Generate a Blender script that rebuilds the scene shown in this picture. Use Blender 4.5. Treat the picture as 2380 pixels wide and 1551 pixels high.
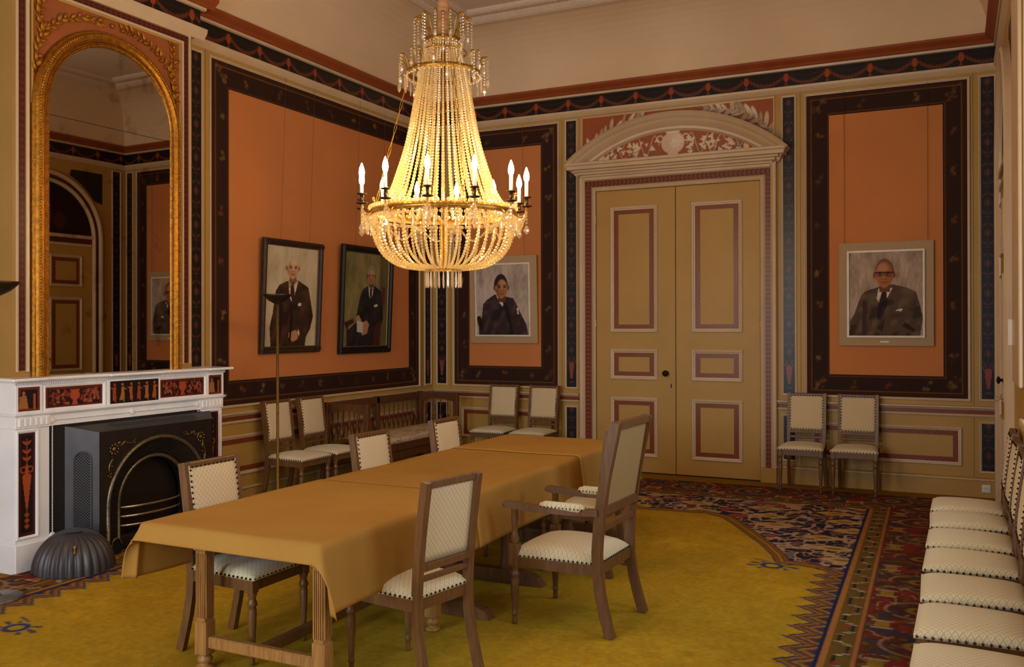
import bpy, math, random
import numpy as np
from mathutils import Vector, Matrix
random.seed(7); NR = np.random.RandomState(5)
scene = bpy.context.scene
for o in list(bpy.data.objects): bpy.data.objects.remove(o, do_unlink=True)
COL = scene.collection
R = math.radians; PI = math.pi

# ---------------------------------------------------------------- camera
F, YAW, PIT, ROL, SY = 2109.087, .4545, .0033, -.0019, 753.41
fw = Vector((-math.sin(YAW)*math.cos(PIT), math.cos(YAW)*math.cos(PIT), math.sin(PIT)))
rt = Vector((math.cos(YAW), math.sin(YAW), 0)); up = rt.cross(fw)
r2 = rt*math.cos(ROL)+up*math.sin(ROL); u2 = up*math.cos(ROL)-rt*math.sin(ROL)
cam_d = bpy.data.cameras.new('camera'); cam = bpy.data.objects.new('camera', cam_d); COL.objects.link(cam)
M = Matrix.Identity(4)
for i in range(3): M[i][0] = r2[i]; M[i][1] = u2[i]; M[i][2] = -fw[i]
M[0][3], M[1][3], M[2][3] = 6.106, -10.1511, 1.70
cam.matrix_world = M
cam_d.sensor_width = 36; cam_d.sensor_fit = 'HORIZONTAL'; cam_d.lens = 36*F/2380
cam_d.shift_y = (SY-775.5)/2380; cam_d.clip_start = .05; cam_d.clip_end = 100
scene.camera = cam

# ---------------------------------------------------------------- light and exposure
scene.view_settings.view_transform = 'Standard'; scene.view_settings.look = 'None'
scene.view_settings.exposure = 0.0; scene.view_settings.gamma = 1.0
scene.view_settings.use_curve_mapping = False
wd = bpy.data.worlds.new('daylight'); scene.world = wd; wd.use_nodes = True
bg = wd.node_tree.nodes['Background']; bg.inputs[0].default_value = (.75, .86, 1, 1); bg.inputs[1].default_value = 1.0
WINDOWS = [(3.52, 4.80), (5.65, 7.05), (8.25, 9.65)]      # along the right wall, metres from the far corner
NEAR_WINDOWS = [(.75, 2.15), (3.15, 4.55)]                # in the wall behind the camera
DAY_R = 38.0; DAY_N = 190.0
for k, (a, b) in enumerate(WINDOWS+NEAR_WINDOWS):
    right = k < len(WINDOWS)
    ld = bpy.data.lights.new('window_daylight', 'AREA'); ld.shape = 'RECTANGLE'; ld.size = 2.7 if right else b-a; ld.size_y = b-a if right else 2.7
    ld.energy = DAY_R if right else DAY_N; ld.color = (.80, .91, 1.0)
    lo = bpy.data.objects.new('window_daylight', ld); COL.objects.link(lo)
    if right: lo.location = (6.86, -(a+b)/2, 2.45); lo.rotation_euler = (0, R(90), 0)
    else: lo.location = ((a+b)/2, -12.26, 1.95); lo.rotation_euler = (R(90), 0, 0)
BULB = 350.0

# ---------------------------------------------------------------- helpers
def lin(c):
    c = np.asarray(c, float)/255.
    return np.where(c <= .04045, c/12.92, ((c+.055)/1.055)**2.4)
def L4(c): return tuple(lin(c))+(1,)
MATS = {}
def mat(name, c, rough=.6, metal=0., var=.12, scale=6., bump=0., bscale=60., spec=.5, attr=False, coat=0., c2=None, stretch=None, sheen=0.):
    if name in MATS: return MATS[name]
    m = bpy.data.materials.new(name); m.use_nodes = True; nt = m.node_tree; N = nt.nodes; K = nt.links
    b = N['Principled BSDF']; b.inputs['Roughness'].default_value = rough; b.inputs['Metallic'].default_value = metal
    b.inputs['Specular IOR Level'].default_value = spec; b.inputs['Coat Weight'].default_value = coat
    b.inputs['Sheen Weight'].default_value = sheen
    tc = N.new('ShaderNodeTexCoord'); src = tc.outputs['Object']
    if stretch:
        mp = N.new('ShaderNodeMapping'); mp.inputs['Scale'].default_value = stretch; K.new(src, mp.inputs[0]); src = mp.outputs[0]
    nz = N.new('ShaderNodeTexNoise'); nz.inputs['Scale'].default_value = scale; nz.inputs['Detail'].default_value = 4
    K.new(src, nz.inputs['Vector'])
    mx = N.new('ShaderNodeMix'); mx.data_type = 'RGBA'; mx.blend_type = 'MULTIPLY' if (attr or c2 is None) else 'MIX'
    rp = N.new('ShaderNodeValToRGB')
    if c2 is None:
        lo = max(0, 1-2*var); rp.color_ramp.elements[0].color = (lo, lo, lo, 1); rp.color_ramp.elements[1].color = (1+.0, 1, 1, 1)
        rp.color_ramp.elements[0].position = .3; rp.color_ramp.elements[1].position = .7
        mx.inputs[0].default_value = 1.0
        if attr:
            at = N.new('ShaderNodeAttribute'); at.attribute_name = 'paint'; K.new(at.outputs['Color'], mx.inputs[6])
        else: mx.inputs[6].default_value = L4(c)
        K.new(nz.outputs[0], rp.inputs[0]); K.new(rp.outputs[0], mx.inputs[7])
    else:
        rp.color_ramp.elements[0].position = .35; rp.color_ramp.elements[1].position = .65
        rp.color_ramp.elements[0].color = (0, 0, 0, 1); rp.color_ramp.elements[1].color = (1, 1, 1, 1)
        K.new(nz.outputs[0], rp.inputs[0]); K.new(rp.outputs[0], mx.inputs[0])
        mx.inputs[6].default_value = L4(c); mx.inputs[7].default_value = L4(c2)
    K.new(mx.outputs[2], b.inputs['Base Color'])
    if bump:
        n2 = N.new('ShaderNodeTexNoise'); n2.inputs['Scale'].default_value = bscale; n2.inputs['Detail'].default_value = 3
        K.new(src, n2.inputs['Vector'])
        bp = N.new('ShaderNodeBump'); bp.inputs['Strength'].default_value = bump; bp.inputs['Distance'].default_value = .01
        K.new(n2.outputs[0], bp.inputs['Height']); K.new(bp.outputs[0], b.inputs['Normal'])
    MATS[name] = m
    return m
def lattice_mat(name, base, line, plane, period=.028, rough=.85):
    """woven diamond lattice on upholstery; plane picks the two object axes"""
    m = bpy.data.materials.new(name); m.use_nodes = True; nt = m.node_tree; N = nt.nodes; K = nt.links
    b = N['Principled BSDF']; b.inputs['Roughness'].default_value = rough; b.inputs['Sheen Weight'].default_value = .15
    tc = N.new('ShaderNodeTexCoord'); sp = N.new('ShaderNodeSeparateXYZ'); K.new(tc.outputs['Object'], sp.inputs[0])
    def math_(op, a, c=None, v=None):
        n = N.new('ShaderNodeMath'); n.operation = op; K.new(a, n.inputs[0])
        if c is not None: K.new(c, n.inputs[1])
        if v is not None: n.inputs[1].default_value = v
        return n.outputs[0]
    A = math_('DIVIDE', sp.outputs[plane[0]], v=period); B = math_('DIVIDE', sp.outputs[plane[1]], v=period*1.15)
    fa = math_('ABSOLUTE', math_('SUBTRACT', math_('FRACT', math_('ADD', A, v=50.)), v=.5))
    fb = math_('ABSOLUTE', math_('SUBTRACT', math_('FRACT', math_('ADD', B, v=50.)), v=.5))
    s = math_('ADD', fa, fb)                                  # 0 at centre .. 1 at corners; lattice at .5
    d = math_('ABSOLUTE', math_('SUBTRACT', s, v=.5))
    ln = math_('LESS_THAN', d, v=.11)
    ctr = math_('ABSOLUTE', math_('SUBTRACT', math_('ABSOLUTE', math_('SUBTRACT', s, v=.5)), v=.5))
    dot = math_('LESS_THAN', ctr, v=.14)
    mk = math_('MAXIMUM', ln, math_('MULTIPLY', dot, v=.8))
    mx = N.new('ShaderNodeMix'); mx.data_type = 'RGBA'; K.new(mk, mx.inputs[0])
    mx.inputs[6].default_value = L4(base); mx.inputs[7].default_value = L4(line)
    K.new(mx.outputs[2], b.inputs['Base Color'])
    bp = N.new('ShaderNodeBump'); bp.inputs['Strength'].default_value = .3; bp.inputs['Distance'].default_value = .003; bp.invert = True
    K.new(mk, bp.inputs['Height']); K.new(bp.outputs[0], b.inputs['Normal'])
    return m

def link(o, parent=None, kind=None, label=None, cat=None, group=None):
    COL.objects.link(o)
    if parent is not None: o.parent = parent
    if kind: o['kind'] = kind
    if label: o['label'] = label
    if cat: o['category'] = cat
    if group: o['group'] = group
    return o
def thing(name, label, cat, loc=(0, 0, 0), rz=0, group=None):
    o = bpy.data.objects.new(name, None); o.empty_display_size = .1
    o.location = loc; o.rotation_euler = (0, 0, rz)
    return link(o, None, None, label, cat, group)
def dup(root, loc, rz, label, group=None):
    r = root.copy(); COL.objects.link(r); r.location = loc; r.rotation_euler = (0, 0, rz); r['label'] = label
    if group: r['group'] = group
    for ch in list(root.children):
        c = ch.copy(); COL.objects.link(c); c.parent = r
        for g in list(ch.children):
            d = g.copy(); COL.objects.link(d); d.parent = c
    return r
class MB:
    def __init__(s): s.v = []; s.f = []; s.sm = []
    def add(s, vs, fs, smooth=False, T=None):
        n = len(s.v)
        for p in vs:
            p = Vector(p)
            s.v.append(tuple(T @ p) if T is not None else tuple(p))
        for f in fs: s.f.append(tuple(i+n for i in f)); s.sm.append(smooth)
        return s
    def box(s, a, b, T=None, ch=0.):
        x0, y0, z0 = [min(a[i], b[i]) for i in range(3)]; x1, y1, z1 = [max(a[i], b[i]) for i in range(3)]
        if ch <= 0:
            v = [(x, y, z) for x in (x0, x1) for y in (y0, y1) for z in (z0, z1)]
            return s.add(v, [(0, 1, 3, 2), (4, 6, 7, 5), (0, 4, 5, 1), (2, 3, 7, 6), (0, 2, 6, 4), (1, 5, 7, 3)], False, T)
        c = min(ch, (x1-x0)*.45, (y1-y0)*.45, (z1-z0)*.45)
        v = []; idx = {}
        for i, x in enumerate((x0, x1)):
            for j, y in enumerate((y0, y1)):
                for k, z in enumerate((z0, z1)):
                    sx, sy, sz = (1, -1)[i], (1, -1)[j], (1, -1)[k]
                    idx[i, j, k] = len(v)
                    v += [(x, y+sy*c, z+sz*c), (x+sx*c, y, z+sz*c), (x+sx*c, y+sy*c, z)]
        f = []
        I = lambda i, j, k, a: idx[i, j, k]+a
        for i in (0, 1): f.append([I(i, 0, 0, 0), I(i, 0, 1, 0), I(i, 1, 1, 0), I(i, 1, 0, 0)])
        for j in (0, 1): f.append([I(0, j, 0, 1), I(1, j, 0, 1), I(1, j, 1, 1), I(0, j, 1, 1)])
        for k in (0, 1): f.append([I(0, 0, k, 2), I(0, 1, k, 2), I(1, 1, k, 2), I(1, 0, k, 2)])
        for j in (0, 1):
            for k in (0, 1): f.append([I(0, j, k, 1), I(1, j, k, 1), I(1, j, k, 2), I(0, j, k, 2)])
        for i in (0, 1):
            for k in (0, 1): f.append([I(i, 0, k, 0), I(i, 1, k, 0), I(i, 1, k, 2), I(i, 0, k, 2)])
            for j in (0, 1): f.append([I(i, j, 0, 0), I(i, j, 1, 0), I(i, j, 1, 1), I(i, j, 0, 1)])
        for i in (0, 1):
            for j in (0, 1):
                for k in (0, 1): f.append([I(i, j, k, 0), I(i, j, k, 1), I(i, j, k, 2)])
        return s.add(v, f, False, T)
    def lathe(s, prof, n=16, c=(0, 0, 0), T=None, smooth=True, a0=0, a1=2*PI, cap=True, flute=None):
        full = abs(a1-a0-2*PI) < 1e-6; m = n if full else n+1
        vs = []; fs = []
        for r, z in prof:
            for i in range(m):
                a = a0+(a1-a0)*i/n; rr = r*(flute(a, z) if flute else 1)
                vs.append((c[0]+rr*math.cos(a), c[1]+rr*math.sin(a), c[2]+z))
        for j in range(len(prof)-1):
            for i in range(n):
                k = (i+1) % m
                fs.append((j*m+i, j*m+k, (j+1)*m+k, (j+1)*m+i))
        s.add(vs, fs, smooth, T)
        if cap and full:
            for j in (0, len(prof)-1):
                if prof[j][0] > 1e-5: s.add([vs[j*m+i] for i in range(m)], [tuple(range(m))], False, T)
        return s
    def tube(s, path, rad, n=8, closed=False, T=None, cap=True, smooth=True, sq=None):
        P = [Vector(p) for p in path]; m = len(P); vs = []; fs = []
        up_ = Vector((0, 0, 1)); prev = None
        for i, p in enumerate(P):
            if closed: t = P[(i+1) % m]-P[i-1]
            else: t = P[min(i+1, m-1)]-P[max(i-1, 0)]
            t.normalize()
            if prev is None:
                a = t.cross(up_)
                if a.length < 1e-3: a = t.cross(Vector((1, 0, 0)))
                a.normalize()
            else:
                a = prev-t*prev.dot(t)
                if a.length < 1e-4: a = t.cross(up_)
                a.normalize()
            prev = a; b = t.cross(a)
            r = rad[i] if isinstance(rad, (list, tuple)) else rad
            if sq:
                for (ca, cb) in ((1, 1), (-1, 1), (-1, -1), (1, -1)): vs.append(p+a*ca*sq[0]+b*cb*sq[1])
            else:
                for k in range(n): q = 2*PI*k/n; vs.append(p+a*r*math.cos(q)+b*r*math.sin(q))
        if sq: n = 4
        for i in range(m if closed else m-1):
            j = (i+1) % m
            for k in range(n): l = (k+1) % n; fs.append((i*n+k, i*n+l, j*n+l, j*n+k))
        if cap and not closed: fs += [tuple(range(n)), tuple((m-1)*n+k for k in range(n))]
        return s.add(vs, fs, smooth and not sq, T)
    def ball(s, c, r, n=8, m=5, sc=(1, 1, 1), T=None):
        vs = [(c[0], c[1], c[2]-r*sc[2])]; fs = []
        for j in range(1, m):
            t = -PI/2+PI*j/m
            for i in range(n): a = 2*PI*i/n; vs.append((c[0]+r*sc[0]*math.cos(t)*math.cos(a), c[1]+r*sc[1]*math.cos(t)*math.sin(a), c[2]+r*sc[2]*math.sin(t)))
        vs.append((c[0], c[1], c[2]+r*sc[2]))
        for i in range(n):
            k = (i+1) % n; fs.append((0, 1+k, 1+i)); fs.append((len(vs)-1, len(vs)-1-n+i, len(vs)-1-n+k))
            for j in range(m-2): fs.append((1+j*n+i, 1+j*n+k, 1+(j+1)*n+k, 1+(j+1)*n+i))
        return s.add(vs, fs, True, T)
    def gem(s, c, r, h, n=6):
        """faceted bead: two cones on a girdle"""
        vs = [(c[0], c[1], c[2]-h)]+[(c[0]+r*math.cos(2*PI*i/n), c[1]+r*math.sin(2*PI*i/n), c[2]) for i in range(n)]+[(c[0], c[1], c[2]+h)]
        fs = []
        for i in range(n): k = (i+1) % n; fs += [(0, 1+k, 1+i), (n+1, 1+i, 1+k)]
        return s.add(vs, fs, False)
    def prism(s, poly, z0, z1, T=None, smooth=False):
        n = len(poly); vs = [(p[0], p[1], z0) for p in poly]+[(p[0], p[1], z1) for p in poly]
        fs = [tuple(range(n))[::-1], tuple(range(n, 2*n))]+[(i, (i+1) % n, n+(i+1) % n, n+i) for i in range(n)]
        return s.add(vs, fs, smooth, T)
    def build(s, name, m, parent=None, **kw):
        me = bpy.data.meshes.new(name); me.from_pydata(s.v, [], s.f)
        me.polygons.foreach_set('use_smooth', s.sm); me.materials.append(m); me.update()
        o = bpy.data.objects.new(name, me)
        return link(o, parent, **kw)
class Wall:
    """a wall plane: u along it, v up, n into the room"""
    def __init__(s, o, ud, nd): s.o = Vector(o); s.ud = Vector(ud); s.nd = Vector(nd)
    def p(s, u, v, n=0): return s.o+s.ud*u+Vector((0, 0, v))+s.nd*n
    def box(s, mb, u0, u1, v0, v1, n0, n1, ch=0):
        T = Matrix.Identity(4)
        for i in range(3): T[i][0] = s.ud[i]; T[i][1] = s.nd[i]; T[i][2] = (0, 0, 1)[i]; T[i][3] = s.o[i]
        return mb.box((u0, n0, v0), (u1, n1, v1), T, ch)
    def sweep(s, mb, path, prof, closed=False, smooth=False):
        """prof: (offset to the left of the path, height n)"""
        m = len(path); P = [Vector((a, b)) for a, b in path]; vs = []
        for i in range(m):
            if closed: d0 = P[i]-P[i-1]; d1 = P[(i+1) % m]-P[i]
            else: d0 = P[i]-P[i-1] if i else P[1]-P[0]; d1 = P[i+1]-P[i] if i < m-1 else d0
            d0 = d0.normalized(); d1 = d1.normalized()
            n0 = Vector((-d0.y, d0.x)); n1 = Vector((-d1.y, d1.x)); b = n0+n1; b = b/max(1e-6, b.dot(n0)) if b.length > 1e-6 else n0
            for off, h in prof: q = P[i]+b*off; vs.append(s.p(q.x, q.y, h))
        k = len(prof); fs = []
        for i in range(m if closed else m-1):
            j = (i+1) % m
            for a in range(k-1): fs.append((i*k+a, i*k+a+1, j*k+a+1, j*k+a))
        if not closed: fs += [tuple(range(k)), tuple((m-1)*k+a for a in range(k))]
        return mb.add(vs, fs, smooth)
    def frame(s, mb, u0, u1, v0, v1, w, h, n=0, style=0):
        pr = {0: [(0, n), (0, n+h*.6), (w*.25, n+h), (w*.55, n+h*.9), (w*.7, n+h*.45), (w, n+h*.35), (w, n)],
              1: [(0, n), (0, n+h), (w, n+h), (w, n)]}[style]
        return s.sweep(mb, [(u0, v0), (u1, v0), (u1, v1), (u0, v1)], pr, True)
    def paint(s, name, u0, u1, v0, v1, n, cell, func, parent, m=None, cut=None, **kw):
        nu = max(1, round((u1-u0)/cell)); nv = max(1, round((v1-v0)/cell))
        U, V = np.meshgrid(np.linspace(u0, u1, nu+1), np.linspace(v0, v1, nv+1), indexing='ij')
        o, ud, nd = np.array(s.o), np.array(s.ud), np.array(s.nd)
        nn = n(U, V) if callable(n) else n+0*U
        co = o+U[..., None]*ud+V[..., None]*np.array([0, 0, 1.])+nn[..., None]*nd
        keep = None
        if cut is not None:
            uc = (U[:-1, :-1]+U[1:, 1:])/2; vc = (V[:-1, :-1]+V[1:, 1:])/2; keep = cut(uc, vc)
        return grid(name, co, func(U, V), parent, m or PAINT, keep, **kw)
def grid(name, co, rgb, parent, m, keep=None, smooth=True, **kw):
    nu, nv = co.shape[0]-1, co.shape[1]-1
    ids = np.arange((nu+1)*(nv+1)).reshape(nu+1, nv+1)
    q = np.stack([ids[:-1, :-1], ids[1:, :-1], ids[1:, 1:], ids[:-1, 1:]], -1)
    q = q[keep] if keep is not None else q.reshape(-1, 4)
    co = co.reshape(-1, 3); 
    if rgb is not None: rgb = rgb.reshape(-1, 3)
    if keep is not None:
        used = np.unique(q); re = np.full(len(co), -1); re[used] = np.arange(len(used)); q = re[q]; co = co[used]
        if rgb is not None: rgb = rgb[used]
    me = bpy.data.meshes.new(name)
    me.vertices.add(len(co)); me.vertices.foreach_set('co', np.ascontiguousarray(co, dtype=np.float32).ravel())
    me.loops.add(q.size); me.loops.foreach_set('vertex_index', q.astype(np.int32).ravel())
    me.polygons.add(len(q)); me.polygons.foreach_set('loop_start', np.arange(0, q.size, 4, dtype=np.int32))
    me.polygons.foreach_set('use_smooth', np.full(len(q), smooth))
    me.update(calc_edges=True)
    if rgb is not None:
        at = me.attributes.new('paint', 'FLOAT_COLOR', 'POINT')
        at.data.foreach_set('color', np.concatenate([np.clip(rgb, 0, 1), np.ones((len(rgb), 1))], 1).astype(np.float32).ravel())
    me.materials.append(m)
    return link(bpy.data.objects.new(name, me), parent, **kw)
# raster helpers for painted decoration
def full(U, c): return np.ones(U.shape+(3,))*lin(c)
def put(img, mask, c, a=1.):
    mk = np.clip(mask, 0, 1)[..., None]*a; return img*(1-mk)+lin(c)*mk
def soft(d, w): return np.clip(.5-d/w, 0, 1)                        # d<0 inside
def ell(U, V, cu, cv, ru, rv, ang=0.):
    x, y = U-cu, V-cv; c, s = math.cos(ang), math.sin(ang); x, y = x*c+y*s, -x*s+y*c
    return (np.sqrt((x/ru)**2+(y/rv)**2)-1)*min(ru, rv)
def seg(U, V, a, b, w):
    ax, ay = a; bx, by = b; dx, dy = bx-ax, by-ay; t = np.clip(((U-ax)*dx+(V-ay)*dy)/(dx*dx+dy*dy+1e-12), 0, 1)
    return np.hypot(U-ax-t*dx, V-ay-t*dy)-w
def poly(U, V, pts):
    ins = np.zeros(U.shape, bool); n = len(pts)
    for i in range(n):
        (x0, y0), (x1, y1) = pts[i], pts[(i+1) % n]
        cond = ((y0 > V) != (y1 > V)) & (U < (x1-x0)*(V-y0)/((y1-y0) if y1 != y0 else 1e-9)+x0); ins ^= cond
    return ins.astype(float)
_tab = NR.rand(64, 64)
def vnoise(U, V, f):
    x, y = U*f, V*f; xi, yi = np.floor(x).astype(int), np.floor(y).astype(int); a, b = x-xi, y-yi
    a = a*a*(3-2*a); b = b*b*(3-2*b); T = lambda i, j: _tab[i % 64, j % 64]
    return (T(xi, yi)*(1-a)+T(xi+1, yi)*a)*(1-b)+(T(xi, yi+1)*(1-a)+T(xi+1, yi+1)*a)*b

# ---------------------------------------------------------------- materials
PAINT = mat('painted_surface', None, .33, var=.05, attr=True, spec=.3)
PAINT_MATT = mat('painted_canvas', None, .75, var=.06, attr=True, bump=.15, bscale=250, spec=.2)
CARPET = mat('carpet_pile', None, .95, var=.1, scale=30, attr=True, bump=.5, bscale=400, spec=.05)
CREAM = mat('cream_paint', (184, 144, 72), .45, var=.05, scale=2.5, spec=.3)
WHITE = mat('offwhite_paint', (206, 178, 142), .4, var=.05, scale=4)
PLASTER = mat('upper_wall_plaster', (222, 192, 154), .9, var=.04, scale=1.5)
CEILW = mat('ceiling_plaster', (214, 190, 166), .9, var=.05, scale=20, bump=.3, bscale=80)
ORANGE = mat('orange_wall_fabric', (202, 124, 64), .85, var=.06, scale=1.2, bump=.1, bscale=300)
RUST = mat('rust_cornice_paint', (150, 72, 30), .5, var=.08)
GROOVE = mat('dark_joint', (110, 84, 46), .8)
MARBLE = mat('white_marble', (246, 243, 243), .3, var=.05, scale=5)
IRON = mat('black_cast_iron', (52, 42, 36), .42, .5, var=.15, scale=12)
IRON_G = mat('grey_cast_iron', (84, 80, 82), .45, .45, var=.1, scale=10)
HOLE = mat('vent_hole', (8, 7, 7), .9)
BRASS = mat('aged_brass', (180, 148, 84), .35, .9, var=.15, scale=30)
GOLD = mat('gilding', (186, 122, 34), .40, .8, var=.25, scale=40, bump=.25, bscale=120)
STEEL = mat('polished_steel', (205, 196, 186), .25, 1., var=.1, scale=20)
WOOD = mat('walnut_wood', (120, 80, 42), .42, var=.2, scale=5, stretch=(12, 12, 1.5))
WOODR = mat('dark_red_wood', (100, 56, 24), .4, var=.2, scale=5, stretch=(6, 6, 1.5))
OAK = mat('light_oak', (178, 126, 64), .45, var=.22, scale=6, stretch=(14, 14, 1.2))
SEATF = lattice_mat('seat_upholstery', (222, 208, 172), (194, 178, 138), (0, 1))
BACKF = lattice_mat('back_upholstery', (222, 200, 160), (196, 170, 126), (1, 2))
BACKR = mat('plain_back_lining', (160, 130, 82), .9, var=.06, scale=60)
NAIL = mat('nail_bronze', (70, 48, 28), .35, .8, var=.1)
CLOTH = mat('ochre_felt_cloth', (176, 130, 62), .95, var=.05, scale=3, bump=.12, bscale=260, spec=.05)
PLASTIC = mat('white_plastic', (226, 220, 208), .4, var=.02)
BLACK = mat('black_lacquer', (24, 19, 16), .45, var=.1, spec=.25)
TAN = mat('tan_paint', (166, 126, 66), .5, var=.05, scale=2.5, spec=.3)
DARKMET = mat('dark_bronze_metal', (72, 54, 38), .4, .8, var=.1)

# ================================================================ THE SETTING
RW, NEAR, CT = 6.50, 11.9, 5.30
B = Wall((0, 0, 0), (1, 0, 0), (0, -1, 0)); Lw = Wall((0, 0, 0), (0, -1, 0), (1, 0, 0))
Rw = Wall((RW, 0, 0), (0, -1, 0), (-1, 0, 0)); Nw = Wall((0, -NEAR, 0), (1, 0, 0), (0, 1, 0))
BX = .20; Bz = Wall((BX, 0, 0), (0, -1, 0), (1, 0, 0))
floor = MB().box((-.3, -NEAR-.3, -.1), (RW+.5, .3, 0)).build('floor', mat('mustard_floor_covering', (150, 112, 34), .95, var=.1, scale=20, spec=.1), kind='structure')
wall_back = MB().box((-.3, 0, 0), (RW+.5, .3, CT+.3)).build('wall_back', CREAM, kind='structure')
wall_left = MB().box((-.3, -NEAR, 0), (0, 0, CT+.3)).build('wall_left', CREAM, kind='structure')
WZ0, WZ1 = 1.1, 3.8
mb = MB(); u = -.3
for a, b in NEAR_WINDOWS:
    Nw.box(mb, u, a, 0, CT+.3, -.42, 0); Nw.box(mb, a, b, 0, WZ0-.5, -.42, 0); Nw.box(mb, a, b, WZ1-.5, CT+.3, -.42, 0); u = b
Nw.box(mb, u, RW+.5, 0, CT+.3, -.42, 0)
wall_near = mb.build('wall_near', CREAM, kind='structure')
mb = MB(); u = 0
for a, b in WINDOWS:
    Rw.box(mb, u, a, 0, CT+.3, -.42, 0); Rw.box(mb, a, b, 0, WZ0, -.42, 0); Rw.box(mb, a, b, WZ1, CT+.3, -.42, 0); u = b
Rw.box(mb, u, NEAR, 0, CT+.3, -.42, 0)
wall_right = mb.build('wall_right', CREAM, kind='structure')
# coved ceiling: rings of points at an inset from the walls
def ring(mb, prof, smooth=False):
    k = len(prof); vs = []
    for d, z in prof: vs += [(d, -d, z), (RW-d, -d, z), (RW-d, -NEAR+d, z), (d, -NEAR+d, z)]
    fs = []
    for i in range(k-1):
        for c in range(4): fs.append((i*4+c, i*4+(c+1) % 4, (i+1)*4+(c+1) % 4, (i+1)*4+c))
    return mb.add(vs, fs, smooth)
mb = MB().box((-.3, -NEAR-.3, CT), (RW+.5, .3, CT+.3))
ceiling = mb.build('ceiling', CEILW, kind='structure')
cv = [(.10, 4.56)]+[(.10+.72*(1-math.cos(t)), 4.58+.70*math.sin(t)) for t in np.linspace(0, PI/2, 14)]
ring(MB(), cv).build('cove', PLASTER, ceiling)
def band(d, w, h): return [(d, CT), (d, CT-h*.6), (d+w*.3, CT-h), (d+w*.7, CT-h*.8), (d+w, CT-h*.5), (d+w, CT)]
for d, w, h in ((.80, .09, .07), (1.06, .07, .05)): ring(MB(), band(d, w, h)).build('ceiling_moulding', CEILW, ceiling)
mb = MB()
for c in range(4):
    for i in range(150):       # leaf-and-dart beads on the outer ceiling moulding
        t = i/150
        if c == 0: p = (1.0+t*4.5, -.975, CT-.012)
        elif c == 1: p = (.975, -1.0-t*4.5, CT-.012)
        else: continue
        mb.gem(p, .016, .012, 4)
mb.build('ceiling_beading', CEILW, ceiling, kind='stuff')

# ---------------------------------------------------------------- painted ornament
C_RED = (134, 66, 28); C_DRED = (74, 34, 24); C_BLK = (27, 19, 15); C_NAVY = (27, 24, 26); C_TERRA = (150, 72, 38)
def urn(img, U, V, cu, cv, h, c, a=1.):
    img = put(img, soft(ell(U, V, cu, cv+.1*h, .24*h, .34*h), .006), c, a)
    img = put(img, soft(seg(U, V, (cu, cv-.2*h), (cu, cv-.5*h), .035*h), .006), c, a)
    img = put(img, soft(seg(U, V, (cu-.12*h, cv-.5*h), (cu+.12*h, cv-.5*h), .03*h), .006), c, a)
    return put(img, soft(seg(U, V, (cu-.14*h, cv+.46*h), (cu+.14*h, cv+.46*h), .03*h), .006), c, a)
def frieze_paint(v0, v1, off, per=.425):
    def f(U, V):
        h = v1-v0; img = full(U, C_BLK); cu = (U-off) % per; q = np.minimum(cu, per-cu)
        # swag between urns
        x = (cu-per/2)/(per/2); sag = v1-.035-.62*h*(1-x*x)
        d = np.abs(V-sag)-.017-.006*np.sin(U*180); m = soft(d, .012)*(np.abs(x) < .84)
        img = put(img, m, (112, 54, 30), .9)
        leaf = (np.sin(U*150+V*60)*np.sin(V*230-U*40) > .1)
        img = put(img, m*leaf, (74, 36, 22), .6)
        img = put(img, soft(np.abs(V-(v1-.03-.18*h*(1-x*x)))-.004, .006), (64, 32, 24), .7)
        W_ = np.where(cu > per/2, cu-per, cu)
        return urn(img, W_, V, 0, (v0+v1)/2, h*.72, (156, 66, 30))
    return f
def strip_paint(u0, u1, v0, v1, bgc=C_NAVY, ink=(96, 54, 44)):
    def f(U, V):
        w = u1-u0; c = (u0+u1)/2; img = full(U, bgc); x = np.abs(U-c); t = (V-v0)
        img = put(img, soft(x-.004, .005), ink, .5)
        per = .30; k = t % per
        img = put(img, soft(np.abs(np.hypot(x, k-.15)-.028)-.005, .006), ink, .7)
        img = put(img, soft(ell(x, k, 0.028, .05, .024, .010, .7), .006), ink, .7)
        img = put(img, soft(ell(x, k, 0.030, .23, .024, .010, -.7), .006), ink, .7)
        img = put(img, soft(ell(x, k, 0.0, .15, .012, .02), .006), (128, 66, 40), .7)
        img = put(img, soft(np.abs(k-.01)-.004, .006)*(x < .03), ink, .7)
        if v1-v0 > 1.2:
            img = put(img, (t < .34).astype(float), bgc)
            b = poly(U, V, [(c-.032, v0+.26), (c+.032, v0+.26), (c+.012, v0+.1), (c-.012, v0+.1)]); img = put(img, b, (140, 66, 46))
            img = put(img, soft(ell(U, V, c, v0+.27, .033, .03), .006), (140, 66, 46)); img = put(img, soft(seg(U, V, (c-.02, v0+.06), (c+.02, v0+.06), .006), .006), (120, 56, 40))
            img = put(img, soft(np.abs(np.hypot(x-.03, V-v0-.31)-.018)-.004, .005), (120, 56, 40))
        return img
    return f
def chevron(ax, c1=(118, 58, 30), c2=(58, 28, 18), per=.035, mid=None):
    def f(U, V):
        a, b = (U, V) if ax == 'u' else (V, U)
        m0 = (b.min()+b.max())/2; x = np.abs(b-m0); w = (b.max()-b.min())/2
        img = full(U, c1); s = np.where(a > mid, -a, a) if mid is not None else a
        k = ((s+x*.8) % per)/per
        return put(img, ((k < .55) & (x > .003) & (x < w*.72)).astype(float), c2, .85)
    return f
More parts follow.
